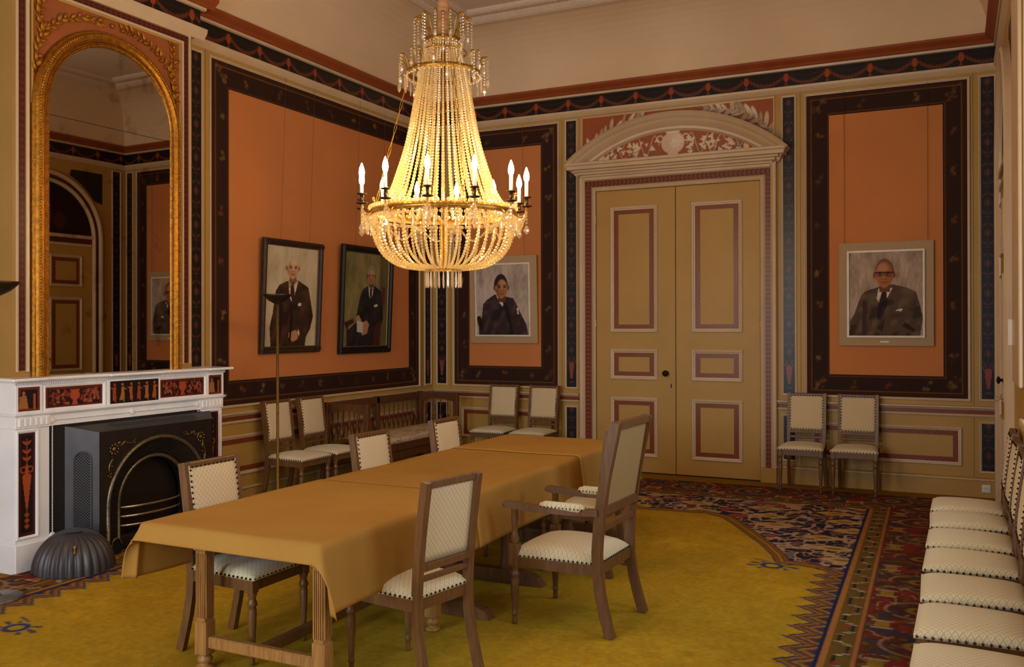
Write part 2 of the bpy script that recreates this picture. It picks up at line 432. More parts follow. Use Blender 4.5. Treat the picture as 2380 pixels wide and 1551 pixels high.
def scroll(ax, c1=C_RED, c2=(78, 40, 30), per=.05):
    def f(U, V):
        a, b = (U, V) if ax == 'u' else (V, U)
        m0 = (b.min()+b.max())/2; w = (b.max()-b.min())/2; img = full(U, c1)
        d = np.abs((b-m0)/w-.5*np.sin(a*2*PI/per)); img = put(img, soft(d*w-.004, .005), c2, .75)
        k = (a % (per/2))-per/4; return put(img, soft(np.hypot(k, b-m0-np.sign(np.sin(a*2*PI/per))*-.25*w)-.005, .005), (150, 84, 54), .6)
    return f
def red_ring(W, u0, u1, v0, v1, w, n, parent, name='painted_strip'):
    """painted red band running round inside a panel moulding"""
    def f(U, V):
        d = np.minimum.reduce([U-u0, u1-U, V-v0, v1-V]); img = full(U, C_RED); hor = (np.minimum(V-v0, v1-V) < np.minimum(U-u0, u1-U))
        a = np.where(hor, U, V); s = np.abs(d-w/2-.3*w*np.sin(a*2*PI/.05)); return put(img, soft(s-.004, .006), (74, 34, 20), .8)
    return W.paint(name, u0, u1, v0, v1, n, .008, f, parent, cut=lambda U, V: np.minimum.reduce([U-u0, u1-U, V-v0, v1-V]) < w)
def flower_border(u0, u1, v0, v1, iu0, iu1, iv0, iv1, seed):
    rs = np.random.RandomState(seed); sp = []
    def side(a0, a1, fixed, ax, step=.42):
        n = max(2, int((a1-a0)/step))
        for i in range(n): t = a0+(i+.5)*(a1-a0)/n+rs.uniform(-.06, .06); sp.append((t, fixed) if ax == 'u' else (fixed, t))
    side(iu0, iu1, (v1+iv1)/2-.02, 'u'); side(iu0, iu1, (v0+iv0)/2+.02, 'u', .3); side(iv0, iv1, (u0+iu0)/2+.02, 'v'); side(iv0, iv1, (u1+iu1)/2-.02, 'v')
    for a in ((u0+iu0)/2+.02, (u1+iu1)/2-.02):
        for b in ((v0+iv0)/2+.02, (v1+iv1)/2-.02): sp += [(a, b), (a+.03, b+.05), (a-.03, b-.03)]
    def f(U, V):
        img = full(U, (50, 27, 17)); d = np.minimum.reduce([U-u0, u1-U, V-v0, v1-V])
        img = put(img, (d < .045).astype(float), (62, 31, 15)); img = put(img, soft(np.abs(d-.05)-.004, .006), (122, 78, 36), .8)
        di = np.maximum.reduce([iu0-U, U-iu1, iv0-V, V-iv1]); img = put(img, soft(np.abs(di-.006)-.004, .006), (112, 68, 30), .7)
        for (a, b) in sp:
            m = (np.abs(U-a) < .1) & (np.abs(V-b) < .1)
            if not m.any(): continue
            Us, Vs = U[m], V[m]; sub = img[m]
            c = [(140, 100, 54), (122, 76, 38), (104, 60, 32)][rs.randint(3)]; al = rs.uniform(.3, .75)
            for _ in range(3):
                x, y = a+rs.uniform(-.035, .035), b+rs.uniform(-.04, .04)
                for k in range(5):
                    g = k*2*PI/5+rs.rand(); sub = put(sub, soft(ell(Us, Vs, x+.011*math.cos(g), y+.011*math.sin(g), .011, .006, g), .008), c, al)
                sub = put(sub, soft(np.hypot(Us-x, Vs-y)-.005, .006), (90, 50, 22))
            sub = put(sub, soft(seg(Us, Vs, (a-.03, b-.05), (a+.03, b+.05), .003), .006), (92, 66, 34), al)
            img[m] = sub
        return img
    return f
def hmold(W, u0, u1, prof, name, m, parent):
    mb = MB(); k = len(prof); vs = [W.p(u0, v, n) for n, v in prof]+[W.p(u1, v, n) for n, v in prof]
    mb.add(vs, [(i, i+1, k+i+1, k+i) for i in range(k-1)]+[tuple(range(k)), tuple(range(k, 2*k))])
    return mb.build(name, m, parent)
def wall_band(W, wall, segs, fr, seed):
    """base, chair rail, entablature along a wall; segs = free runs of the dado, fr = frieze run"""
    for a, b in segs:
        hmold(W, a, b, [(0, 0), (.022, 0), (.022, .165), (.034, .175), (.030, .185), (.012, .195), (0, .195)], 'baseboard', CREAM, wall)
        hmold(W, a, b, [(.022, .168), (.038, .170), (.038, .184), (.022, .186)], 'base_moulding', WHITE, wall)
        hmold(W, a, b, [(0, .86), (.018, .862), (.03, .875), (.045, .885), (.045, .897), (.02, .902), (0, .905)], 'chair_rail', WHITE, wall)
        hmold(W, a, b, [(0, .792), (.014, .795), (.022, .806), (.012, .82), (0, .82)], 'rail_moulding', WHITE, wall)
        W.paint('rail_strip', a, b, .82, .861, .006, .009, scroll('u'), wall)
    a, b = fr
    hmold(W, a, b, [(0, 4.225), (.012, 4.23), (.03, 4.25), (.045, 4.272), (.05, 4.288), (.05, 4.296), (0, 4.298)], 'frieze_moulding', WHITE, wall)
    W.paint('frieze', a, b, 4.296, 4.466, .02, .007, frieze_paint(4.296, 4.466, seed), wall)
    hmold(W, a, b, [(.02, 4.464), (.045, 4.468), (.05, 4.49), (.02, 4.494)], 'cornice_fillet', WHITE, wall)
    hmold(W, a, b, [(.02, 4.492), (.055, 4.494), (.075, 4.52), (.11, 4.545), (.125, 4.56), (.125, 4.582), (.02, 4.585)], 'cornice', RUST, wall)
def strip(W, wall, u0, u1, v0, v1):
    mb = MB(); W.frame(mb, u0-.022, u1+.022, v0-.022, v1+.022, .022, .014); mb.build('strip_moulding', WHITE, wall)
    W.paint('pilaster_strip', u0, u1, v0, v1, .004, .007, strip_paint(u0, u1, v0, v1), wall)
def big_panel(W, wall, u0, u1, v0, v1, iu0, iu1, iv0, iv1, seed):
    mb = MB(); W.frame(mb, u0-.026, u1+.026, v0-.026, v1+.026, .026, .022); mb.build('panel_moulding', WHITE, wall)
    W.paint('painted_border', u0, u1, v0, v1, .008, .010, flower_border(u0, u1, v0, v1, iu0, iu1, iv0, iv1, seed), wall,
            cut=lambda U, V: (U < iu0+.01) | (U > iu1-.01) | (V < iv0+.01) | (V > iv1-.01), m=PAINT_MATT)
    mb = MB(); W.box(mb, iu0, iu1, iv0, iv1, 0, .006); mb.build('fabric_panel', ORANGE, wall)
def dado_panel(W, wall, u0, u1, v0=.30, v1=.684):
    mb = MB(); W.frame(mb, u0, u1, v0, v1, .035, .022); mb.build('dado_moulding', WHITE, wall)
    red_ring(W, u0+.035, u1-.035, v0+.035, v1-.035, .048, .004, wall, 'dado_strip')
def joint(W, wall, us, v0, v1):
    mb = MB()
    for x in us: W.box(mb, x-.002, x+.002, v0, v1, 0, .0015)
    mb.build('wood_joint', GROOVE, wall)

# back wall
wall_band(B, wall_back, [(0, 2.05), (4.362, RW)], (0, RW), .215)
big_panel(B, wall_back, .326, 1.766, .972, 4.172, .537, 1.555, 1.20, 3.945, 3)
big_panel(B, wall_back, 4.673, 6.218, .972, 4.172, 4.897, 6.012, 1.178, 3.956, 4)
for a, b in ((.074, .201), (1.882, 2.009), (4.428, 4.548), (6.339, 6.457)):
    strip(B, wall_back, a, b, .975, 4.175 if a < 1 or a > 5 else 4.185); strip(B, wall_back, a, b, .26, .73)
dado_panel(B, wall_back, .427, 1.76); dado_panel(B, wall_back, 4.716, 6.163)
joint(B, wall_back, (.262, 1.822, 4.61, 6.27), .196, .792); joint(B, wall_back, (.262, 1.822, 4.61, 6.27), .906, 4.225)
# left wall: from the corner to the chimney breast and on towards the viewer
wall_band(Lw, wall_left, [(0, 4.34), (6.0, NEAR)], (0, NEAR), .31)
big_panel(Lw, wall_left, .36, 3.914, .972, 4.168, .58, 3.70, 1.19, 3.937, 8)
for a, b in ((.067, .194), (4.035, 4.16)): strip(Lw, wall_left, a, b, .975, 4.175); strip(Lw, wall_left, a, b, .26, .73)
dado_panel(Lw, wall_left, .42, 3.86)
joint(Lw, wall_left, (.262, 3.985), .906, 4.225)
# right wall
wall_band(Rw, wall_right, [(0, .42)], (0, NEAR), .1)
strip(Rw, wall_right, .11, .235, .975, 4.175); strip(Rw, wall_right, .11, .235, .26, .73)
wall_band(Nw, wall_near, [(0, RW)], (0, RW), .2)

# ---------------------------------------------------------------- chimney breast
mb = MB(); Bz.box(mb, 4.342, 5.995, 0, 4.23, -.2, 0); Bz.box(mb, 4.245, 6.09, 4.23, 4.50, -.2, 0); Bz.box(mb, 4.342, 5.995, 4.5, CT, -.2, 0)
breast = mb.build('wall_chimney', TAN, kind='structure')
hmold(Bz, 4.21, 6.13, [(0, 4.205), (.012, 4.21), (.03, 4.235), (.05, 4.262), (.055, 4.288), (.055, 4.298), (0, 4.3)], 'frieze_moulding', WHITE, breast)
Bz.paint('frieze', 4.245, 6.09, 4.298, 4.466, .003, .007, frieze_paint(4.298, 4.466, .09), breast)
mb = MB().box((0, -4.246, 4.298), (BX, -4.242, 4.466)); mb.build('frieze_return', mat('dark_frieze', (34, 26, 24), .5), breast)
hmold(Bz, 4.20, 6.13, [(0, 4.464), (.03, 4.468), (.035, 4.49), (0, 4.494)], 'cornice_fillet', WHITE, breast)
hmold(Bz, 4.12, 6.2, [(0, 4.492), (.035, 4.494), (.055, 4.52), (.09, 4.545), (.105, 4.56), (.105, 4.582), (0, 4.585)], 'cornice', RUST, breast)
mb = MB().box((.0, -4.30, 4.492), (.2, -4.12, 4.585)).build('cornice_return', RUST, breast)
for nm, a0, a1, b0, b1, ax in (('chevron_strip', 5.902, 5.951, 1.40, 4.19, 'v'), ('chevron_strip', 4.386, 4.437, 1.40, 4.19, 'v'), ('chevron_strip', 4.386, 5.951, 4.14, 4.19, 'u')):
    Bz.paint(nm, a0, a1, b0, b1, .004 if ax == 'v' else .005, .0055, chevron(ax, (98, 42, 28), (44, 24, 18), .05), breast)
mb = MB(); Bz.sweep(mb, [(5.958, 1.39), (5.958, 4.197), (4.379, 4.197), (4.379, 1.39)], [(0, 0), (0, .012), (-.012, .014), (-.014, 0)]); mb.build('strip_moulding', WHITE, breast)
mb = MB(); Bz.sweep(mb, [(5.898, 1.39), (5.898, 4.137), (4.441, 4.137), (4.441, 1.39)], [(0, 0), (0, .014), (.02, .016), (.024, 0)]); mb.build('strip_moulding', WHITE, breast)

# ---------------------------------------------------------------- door in the back wall
door1 = thing('door_1', 'tall cream double door with red-banded panels under an arched pediment', 'door'); door1['kind'] = 'structure'
def door_leaf(u0, u1, pans):
    mb = MB(); B.box(mb, u0+.003, u1-.003, .012, 3.303, -.02, .02, .004); leaf = mb.build('door_leaf', CREAM, door1)
    for (a, b, c, d) in pans:
        mb = MB(); B.frame(mb, a, b, c, d, .042, .022, .02); mb.build('panel_moulding', WHITE, leaf)
        red_ring(B, a+.044, b-.044, c+.044, d-.044, .052, .0225, leaf)
    return leaf
lfL = door_leaf(2.272, 3.236, [(2.452, 3.025, z0, z1) for z0, z1 in ((1.634, 3.110), (1.084, 1.440), (.19, .879))])
lfR = door_leaf(3.236, 4.188, [(3.422, 3.995, z0, z1) for z0, z1 in ((1.634, 3.110), (1.084, 1.440), (.19, .879))])
mb = MB(); B.box(mb, 2.27, 4.19, .0, 3.306, -.03, .004); mb.build('door_gap', mat('door_shadow_gap', (40, 28, 16), .9), door1)
mb = MB(); B.box(mb, 3.226, 3.234, .012, 3.30, .02, .026); mb.build('meeting_bead', CREAM, lfL)
T = Matrix.Translation(B.p(3.127, 1.166, .02)) @ Matrix.Rotation(R(90), 4, 'X')
MB().lathe([(.026, 0), (.026, .006), (.012, .012), (.012, .03), (.03, .04), (.036, .055), (.028, .07), (.001, .075)], 14, T=T).build('door_knob', BLACK, lfL)
mb = MB(); B.box(mb, 3.177, 3.190, 1.0, 1.045, .02, .024, .003); mb.build('keyhole_plate', BLACK, lfL)
for lf, x in ((lfL, 2.272), (lfR, 4.186)):
    for z in (2.97, 1.74, .345):
        mb = MB().lathe([(.002, -.05), (.009, -.045), (.007, -.035), (.007, .035), (.009, .045), (.002, .05)], 8, c=B.p(x, z, .03)); mb.build('hinge', BRASS, lf)
# casing: white, painted chevrons, white, standing on plinths
cas = MB()
B.sweep(cas, [(2.27, .16), (2.27, 3.308), (4.19, 3.308), (4.19, .16)], [(0, 0), (0, .04), (.015, .05), (.03, .045), (.045, .034), (.052, .03), (.052, 0)])
B.sweep(cas, [(2.135, .16), (2.135, 3.435), (4.30, 3.435), (4.30, .16)], [(0, 0), (0, .038), (.012, .05), (.03, .064), (.05, .066), (.062, .06), (.062, 0)])
cas = cas.build('door_casing', WHITE, door1)
for a0, a1, b0, b1, ax, mid in ((2.135, 2.218, .16, 3.435, 'v', None), (4.242, 4.302, .16, 3.435, 'v', None), (2.135, 4.302, 3.36, 3.435, 'u', 3.2)):
    B.paint('chevron_strip', a0, a1, b0, b1, .034 if ax == 'v' else .035, .0055, chevron(ax, (134, 68, 34), (62, 30, 20), .05, mid), door1)
for a, b in ((2.07, 2.268), (4.192, 4.362)):
    mb = MB(); B.box(mb, a, b, 0, .16, 0, .072, .004); mb.build('plinth_block', CREAM, door1)
# pediment
PC, PH, PS = 3.215, 1.295, .50; PR = (PH**2+PS**2)/(2*PS); pz0 = 3.63
def arc(r, cz, a): return [(PC+r*math.sin(t), cz+r*math.cos(t)) for t in np.linspace(-a, a, 41)]
pcz = pz0+PS-PR; pa = math.asin(PH/PR)
mb = MB(); B.sweep(mb, arc(PR, pcz, pa), [(0, 0), (0, .20), (-.03, .225), (-.055, .20), (-.075, .17), (-.10, .15), (-.125, .12), (-.15, .085), (-.175, .08), (-.195, .045), (-.195, 0)], smooth=False)
mb.build('pediment_arch', WHITE, door1)
mb = MB()
for (dx, z0, z1, n) in ((0.08, 3.44, 3.475, .075), (.05, 3.475, 3.50, .095), (.02, 3.50, 3.53, .13), (-.02, 3.53, 3.555, .16), (-.085, 3.555, 3.60, .205), (-.10, 3.60, 3.635, .22)):
    B.box(mb, 2.11+dx-.06, 4.325-dx+.06, z0, z1, 0, n, .005)
mb.build('pediment_cornice', WHITE, door1)
rin = PR-.19
def tymp(U, V):
    img = full(U, (158, 86, 50)); rs = np.random.RandomState(11); wc = (226, 206, 176)
    # vine stems and ivy leaves either side of the vase
    for sgn in (-1, 1):
        for k in range(5):
            pts = [(PC+sgn*(.16+.2*k+.1*t), 3.66+(.24-.045*k)*(.5+.5*math.sin(t*3+k*2))) for t in np.linspace(0, 2.4, 14)]
            for a, b in zip(pts, pts[1:]): img = put(img, soft(seg(U, V, a, b, .004), .006), (206, 178, 140), .9)
        for k in range(34):
            x = PC+sgn*(.17+.86*rs.rand()); hm = pcz+math.sqrt(max(0, rin**2-(x-PC)**2))-3.645
            if hm < .05: continue
            y = 3.645+hm*(.12+.76*rs.rand()); s = rs.uniform(.018, .03); g0 = rs.rand()*6
            for q in range(3):
                g = g0+q*2.1; img = put(img, soft(ell(U, V, x+s*.5*math.cos(g), y+s*.5*math.sin(g), s*.8, s*.45, g), .006), wc, .95)
            img = put(img, soft(seg(U, V, (x, y), (x+s*math.cos(g0), y+s*math.sin(g0)), .002), .004), (170, 140, 104), .8)
        for k in range(3):
            x, y = PC+sgn*(.26+.24*k), 3.69+.02*k
            for q in range(12): img = put(img, soft(np.hypot(U-x-rs.uniform(-.03, .03), V-y-rs.uniform(-.04, .04))-.009, .006), (120, 96, 78), .9)
        img = put(img, soft(np.abs(np.hypot(U-PC-sgn*.15, V-3.855)-.036)-.006, .006), wc)
    img = put(img, soft(ell(U, V, PC, 3.80, .135, .125), .008), (214, 184, 156))
    img = put(img, soft(ell(U, V, PC+.04, 3.82, .07, .08), .05), (232, 212, 188), .8)
    for q in range(60): img = put(img, soft(np.hypot(U-PC-rs.uniform(-.11, .11), V-3.80-rs.uniform(-.1, .1))-.006, .006), (186, 150, 122), .5)
    img = put(img, soft(seg(U, V, (PC-.07, 3.925), (PC+.07, 3.925), .012), .006), (228, 206, 180)); img = put(img, poly(U, V, [(PC-.05, 3.69), (PC+.05, 3.69), (PC+.08, 3.645), (PC-.08, 3.645)]), (218, 190, 160))
    return img
B.paint('tympanum', PC-1.1, PC+1.1, 3.636, 3.96, .045, .007, tymp, door1, cut=lambda U, V: (np.hypot(U-PC, V-pcz) < rin+.02))
def overdoor(U, V):
    img = full(U, (160, 84, 44)); rs = np.random.RandomState(4)
    def branch(pts, n, sz):
        nonlocal img
        P_ = [np.array(p) for p in pts]; seglen = [np.linalg.norm(P_[i+1]-P_[i]) for i in range(len(P_)-1)]; tot = sum(seglen)
        for a, b in zip(P_, P_[1:]): img = put(img, soft(seg(U, V, a, b, .007), .006), (110, 76, 52))
        for i in range(n):
            d = tot*(i+.5)/n; k = 0
            while k < len(seglen)-1 and d > seglen[k]: d -= seglen[k]; k += 1
            p = P_[k]+(P_[k+1]-P_[k])*d/seglen[k]; ang = math.atan2(*(P_[k+1]-P_[k])[::-1])+(1 if i % 2 else -1)*rs.uniform(.35, 1.1)
            l = sz*rs.uniform(.7, 1.15); c = (p[0]+l*.8*math.cos(ang), p[1]+l*.8*math.sin(ang))
            img = put(img, soft(ell(U, V, c[0]+.008, c[1]-.010, l, l*.34, ang), .01), (92, 52, 30), .6)
            img = put(img, soft(ell(U, V, c[0], c[1], l, l*.30, ang), .008), [(224, 204, 172), (204, 180, 146), (180, 154, 122)][rs.randint(3)])
            img = put(img, soft(seg(U, V, p, c, .003), .005), (150, 122, 92), .8)
    branch([(2.13, 3.70), (2.22, 3.86), (2.36, 3.98), (2.62, 4.10), (2.86, 4.16)], 22, .068)
    branch([(4.30, 3.76), (4.26, 3.90), (4.12, 4.03), (3.86, 4.12), (3.56, 4.15)], 26, .075)
    return img
mb = MB(); B.frame(mb, 2.075, 4.345, 3.6, 4.213, .02, .016); mb.build('overdoor_moulding', WHITE, door1)
B.paint('overdoor_panel', 2.09, 4.33, 3.62, 4.198, .006, .008, overdoor, door1)

# ---------------------------------------------------------------- door in the right wall (round-arched, seen edge-on and in the mirror)
door2 = thing('door_2', 'cream panelled door under a round arch with a dark lunette', 'door'); door2['kind'] = 'structure'
DC, DR = 1.42, .97
def arch2(r, z0): return [(DC-r, z0)]+[(DC-r*math.cos(t), 3.07+r*math.sin(t)) for t in np.linspace(0, PI, 33)]+[(DC+r, z0)]
mb = MB()
Rw.sweep(mb, arch2(DR, 0.02), [(0, 0), (0, .05), (-.02, .065), (-.045, .06), (-.06, .03), (-.06, 0)])
Rw.sweep(mb, arch2(DR-.12, 0.02), [(0, 0), (0, .04), (-.02, .05), (-.045, .03), (-.05, 0)]); mb.build('door_casing', WHITE, door2)
mb = MB(); Rw.sweep(mb, arch2(DR-.06, .02), [(0, 0), (0, .02), (-.06, .02), (-.06, 0)]); mb.build('painted_band', mat('dark_red_paint', (92, 38, 28), .45), door2)
mb = MB(); Rw.box(mb, DC-.8, DC+.8, .012, 2.94, 0, .015, .004); lf2 = mb.build('door_leaf', CREAM, door2)
for x0, x1 in ((DC-.62, DC-.08), (DC+.08, DC+.62)):
    for z0, z1 in ((2.32, 2.80), (1.05, 2.16), (.2, .9)):
        mb = MB(); Rw.frame(mb, x0, x1, z0, z1, .04, .02, .015); mb.build('panel_moulding', WHITE, lf2); red_ring(Rw, x0+.042, x1-.042, z0+.042, z1-.042, .055, .0175, lf2)
T = Matrix.Translation(Rw.p(DC-.02, 1.24, .015)) @ Matrix.Rotation(R(-90), 4, 'Y')
MB().lathe([(.026, 0), (.026, .006), (.012, .012), (.012, .035), (.03, .045), (.034, .058), (.001, .07)], 14, T=T).build('door_knob', BLACK, lf2)
MB().tube([Rw.p(DC-.02, 1.08, n) for n in (.015, .06)], .004, 6).tube([Rw.p(DC-.02, 1.08+.018*math.sin(t), .078+.018*math.cos(t)) for t in np.linspace(0, 2*PI, 13)[:-1]], .003, 6, True).build('key', BRASS, lf2)
mb = MB(); Rw.box(mb, DC-.85, DC+.85, 2.94, 2.98, 0, .03); Rw.box(mb, DC-.85, DC+.85, 3.06, 3.11, 0, .035); mb.build('transom', WHITE, door2)
mb = MB(); Rw.box(mb, DC-.85, DC+.85, 2.98, 3.06, 0, .012); mb.build('transom_band', MATS['dark_red_paint'], door2)
def lun(U, V):
    img = full(U, (34, 22, 18)); img = put(img, soft(ell(U, V, DC, 3.4, .12, .25), .05), (110, 48, 26), .6); img = put(img, soft(ell(U, V, DC-.25, 3.3, .1, .12), .05), (96, 40, 24), .5)
    return put(img, soft(ell(U, V, DC+.28, 3.3, .1, .14), .05), (96, 40, 24), .5)
Rw.paint('lunette', DC-.8, DC+.8, 3.11, 3.88, .006, .012, lun, door2, cut=lambda U, V: np.hypot(U-DC, V-3.07) < .80)
for sg in (-1, 1):
    mb = MB(); pts = [(DC+sg*DR*1.02, 3.62)]+[(DC+sg*1.06*DR*math.cos(t), 3.07+1.06*DR*math.sin(t)) for t in np.linspace(.62, 1.15, 8)]+[(DC+sg*.45, 4.10), (DC+sg*DR*1.02, 4.10)]
    mb.add([Rw.p(a, b, .004) for a, b in pts], [tuple(range(len(pts)))]); mb.build('spandrel_panel', mat('dark_frieze', (34, 26, 24), .5), door2)

# ---------------------------------------------------------------- windows in the right wall
def clear_glass():
    m = bpy.data.materials.new('window_glass'); m.use_nodes = True; N = m.node_tree.nodes; K = m.node_tree.links
    N.remove(N['Principled BSDF']); t = N.new('ShaderNodeBsdfTransparent'); g = N.new('ShaderNodeBsdfGlossy'); g.inputs['Roughness'].default_value = .02
    x = N.new('ShaderNodeMixShader'); x.inputs[0].default_value = .06; K.new(t.outputs[0], x.inputs[1]); K.new(g.outputs[0], x.inputs[2]); K.new(x.outputs[0], N['Material Output'].inputs[0]); return m
WG = clear_glass()
def window(i, W, a, b, label, WZ0, WZ1):
    w = thing('window_%d' % (i+1), label, 'window'); w['kind'] = 'structure'
    mb = MB(); W.frame(mb, a, b, WZ0, WZ1, .07, .06, -.3, 1); mid = (a+b)/2
    W.box(mb, mid-.02, mid+.02, WZ0, WZ1, -.29, -.25)
    for k in range(1, 4): z = WZ0+(WZ1-WZ0)*k/4; W.box(mb, a, b, z-.02, z+.02, -.29, -.25)
    mb.build('window_frame', WHITE, w)
    for (p, q) in ((a+.06, mid-.02), (mid+.02, b-.06)):
        for k in range(4):
            z0 = WZ0+(WZ1-WZ0)*k/4+.02; z1 = WZ0+(WZ1-WZ0)*(k+1)/4-.02; mb = MB(); W.box(mb, p, q, z0, z1, -.272, -.268); mb.build('pane', WG, w)
    mb = MB(); W.box(mb, a-.06, b+.06, WZ0-.045, WZ0+.006, 0, .03, .008); W.box(mb, a+.002, b-.002, WZ0, WZ0+.006, -.25, 0); mb.build('window_sill', WHITE, w)
    mb = MB()
    sw = .74 if i == 0 else .28
    for p, q in ((a-.02-sw, sw), (b+.02, .28)): W.box(mb, p, p+q, WZ0+.2, 4.1, 0, .03, .008)
    mb.build('shutter_box', WHITE, w)
    if i == 0:
        mb = MB(); W.box(mb, a-.70, a-.66, 1.56, 1.75, .03, .06, .006); mb.build('shutter_latch', PLASTIC, w)
    anchor(w, W.p(mid, 0, 0))
def anchor(root, loc):
    """put a thing's Empty at its base while its parts keep the places they were built at"""
    root.location = loc
    for c in root.children: c.matrix_parent_inverse = Matrix.Translation(-Vector(loc))
for i, ((a, b), nm) in enumerate(zip(WINDOWS, ('farthest', 'middle', 'nearest'))): window(i, Rw, a, b, nm+' white-framed window in the right-hand wall', WZ0, WZ1)
for i, (a, b) in enumerate(NEAR_WINDOWS): window(3+i, Nw, a, b, 'white-framed window behind the camera, '+('left' if i == 0 else 'right')+' one', WZ0-.5, WZ1-.5)
# socket on the back wall skirting
so = thing('wall_socket', 'square white wall socket on the baseboard near the right corner', 'socket', B.p(6.375, .09, .022))
mb = MB().box((-.04, -.012, -.04), (.04, 0, .04), ch=.006).build('cover_plate', PLASTIC, so)
T = Matrix.Rotation(R(90), 4, 'X')
MB().lathe([(.028, .010), (.028, .016), (.024, .016), (.022, .012)], 18, T=T, cap=False).build('socket_well', PLASTIC, so)
mb = MB()
for x in (-.009, .009): mb.box((x-.003, -.0145, -.003), (x+.003, -.0115, .003))
mb.build('pin_holes', HOLE, so)

anchor(door1, (3.23, 0, 0)); anchor(door2, (RW, -DC, 0))
# ================================================================ CARPET
def carpet():
    th = R(1.2); c, s = math.cos(th), math.sin(th); px, py = 5.45, -3.2
    x = np.linspace(0.25, 6.22, 550); y = np.linspace(-9.9, -.36, 860)
    X, Y = np.meshgrid(x, y, indexing='ij')
    img = full(X, (198, 156, 42)); n1 = vnoise(X, Y, 3.1); n2 = vnoise(X+9, Y, 11); n3 = vnoise(X, Y+4, 45)
    img = img*(.78+.30*n1[..., None]*n2[..., None]+.16*n3[..., None])
    img = put(img, np.clip((vnoise(X+3, Y+7, .9)-.45)*1.6, 0, .5), (172, 146, 40))
    Xm = np.abs(X-3.10)+3.10; de = np.minimum(6.22-Xm, -.36-Y)            # distance from the edge
    # corner spandrels of pale tendrils on dark ground
    line = [(2.9, -1.97), (3.6, -1.98), (4.12, -1.94), (4.32, -2.08), (4.46, -2.32), (4.62, -2.62), (4.80, -2.96), (4.93, -3.26), (4.98, -3.44), (5.14, -3.45), (5.30, -3.52), (5.48, -3.66)]
    sp = poly(Xm, Y, line+[(5.6, -.3), (2.9, -.3)])
    f1 = vnoise(X*1.0, Y*1.25, 11); f2 = vnoise(X+5, Y+2, 17)
    fl = full(X, (52, 46, 58))
    fl = put(fl, (np.abs(f1-.5) < .095).astype(float), (196, 158, 132)); fl = put(fl, (np.abs(f2-.52) < .06).astype(float), (178, 140, 116))
    fl = put(fl, (vnoise(X+1, Y+8, 9) > .80).astype(float), (150, 76, 58)); fl = put(fl, (vnoise(X+11, Y+3, 8) > .83).astype(float), (118, 108, 108))
    gx, gy = (X % .62)-.31+.12*np.sin(np.floor(Y/.34)*2.1), (Y % .34)-.17
    r = np.hypot(gx*.62, gy*1.25); fl = put(fl, soft(r-.095, .02), (196, 164, 104)); fl = put(fl, soft(r-.04, .02), (150, 112, 40))
    img = img*(1-sp[..., None])+fl*sp[..., None]
    dl = np.full(X.shape, 9.)
    for a, b in zip(line, line[1:]): dl = np.minimum(dl, seg(Xm, Y, a, b, 0))
    for w, cc in ((.075, (52, 58, 72)), (.058, (150, 108, 40)), (.036, (128, 72, 34)), (.014, (176, 132, 48))): img = put(img, soft(dl-w*.75, .008), cc)
    # zigzag beside the field, then guard stripes, then the red border with rosettes
    d = de; t = np.where(6.22-Xm < -.36-Y, Y, X); side = (6.22-Xm < -.36-Y)
    zz = np.abs(((t % .19)/.19)-.5)*2
    for k, cc in enumerate(((58, 66, 92), (160, 112, 44), (140, 78, 40), (66, 72, 92), (166, 128, 44), (150, 86, 40), (58, 64, 92))):
        e = 1.0-.025*k-.115*zz+.02*((t % .19) < .095); img = put(img, ((d < e) & side & (Y < -3.5)).astype(float), cc)
    img = put(img, (d < .815).astype(float), (44, 48, 82)); img = put(img, (d < .785).astype(float), (178, 118, 64)); img = put(img, (d < .758).astype(float), (112, 92, 40))
    wv = .028*np.clip(np.sin(t*2*PI/.36)*2.5, -1, 1); img = put(img, soft(np.abs(d-.693-wv)-.009, .008)*(d < .75)*(d > .63), (40, 40, 44))
    tick = (np.abs(((t+.09) % .18)-.09) < .036) & (np.abs(d-.693-wv*1.05) < .022) & (((t*38) % 1) < .5); img = put(img, tick.astype(float), (200, 184, 160))
    img = put(img, ((vnoise(X, Y, 30) > .72) & (d < .75) & (d > .64)).astype(float), (150, 72, 40), .7)
    img = put(img, (d < .632).astype(float), (176, 114, 66)); img = put(img, (d < .612).astype(float), (104, 60, 48))
    m = d < .600; bd = full(X, (98, 58, 38)); q1 = vnoise(X, Y, 13); q2 = vnoise(X+7, Y+1, 21); q3 = vnoise(X+2, Y+9, 10)
    bd = put(bd, (q1 > .64).astype(float), (128, 54, 44)); bd = put(bd, (q2 > .70).astype(float), (106, 92, 40)); bd = put(bd, (np.abs(q3-.5) < .030).astype(float), (166, 126, 104))
    bd = put(bd, ((q1 < .22)).astype(float), (66, 66, 84))
    k = (t % .66)-.33; rr = np.hypot(k*1.0, (d-.33)*.9)
    bd = put(bd, soft(np.abs(rr-.17)-.009, .012)*(q3 > .3), (158, 126, 104)); bd = put(bd, soft(rr-.155, .01)*(q2 < .5), (112, 56, 44), .8); bd = put(bd, soft(np.abs(np.abs(k)+np.abs(d-.33)*.7-.11)-.012, .01), (60, 62, 82))
    bd = put(bd, soft(rr-.07, .02), (156, 122, 48)); bd = put(bd, soft(rr-.035, .01), (120, 48, 44))
    k2 = ((t+.33) % .66)-.33; bd = put(bd, soft(ell(k2, d, 0, .42, .1, .06), .02)*(q2 > .35), (136, 56, 48)); bd = put(bd, soft(ell(k2, d, 0, .2, .12, .05), .02)*(q3 > .4), (132, 58, 48))
    bd = put(bd, ((np.abs(k2) < .05) & (np.abs(d-.52) < .04)).astype(float), (158, 126, 50)); bd = put(bd, soft(np.abs(np.abs(k2)-.065)-.012, .01)*(np.abs(d-.52) < .06), (184, 150, 124))
    img = np.where(m[..., None], bd*(.85+.3*n3[..., None]), img)
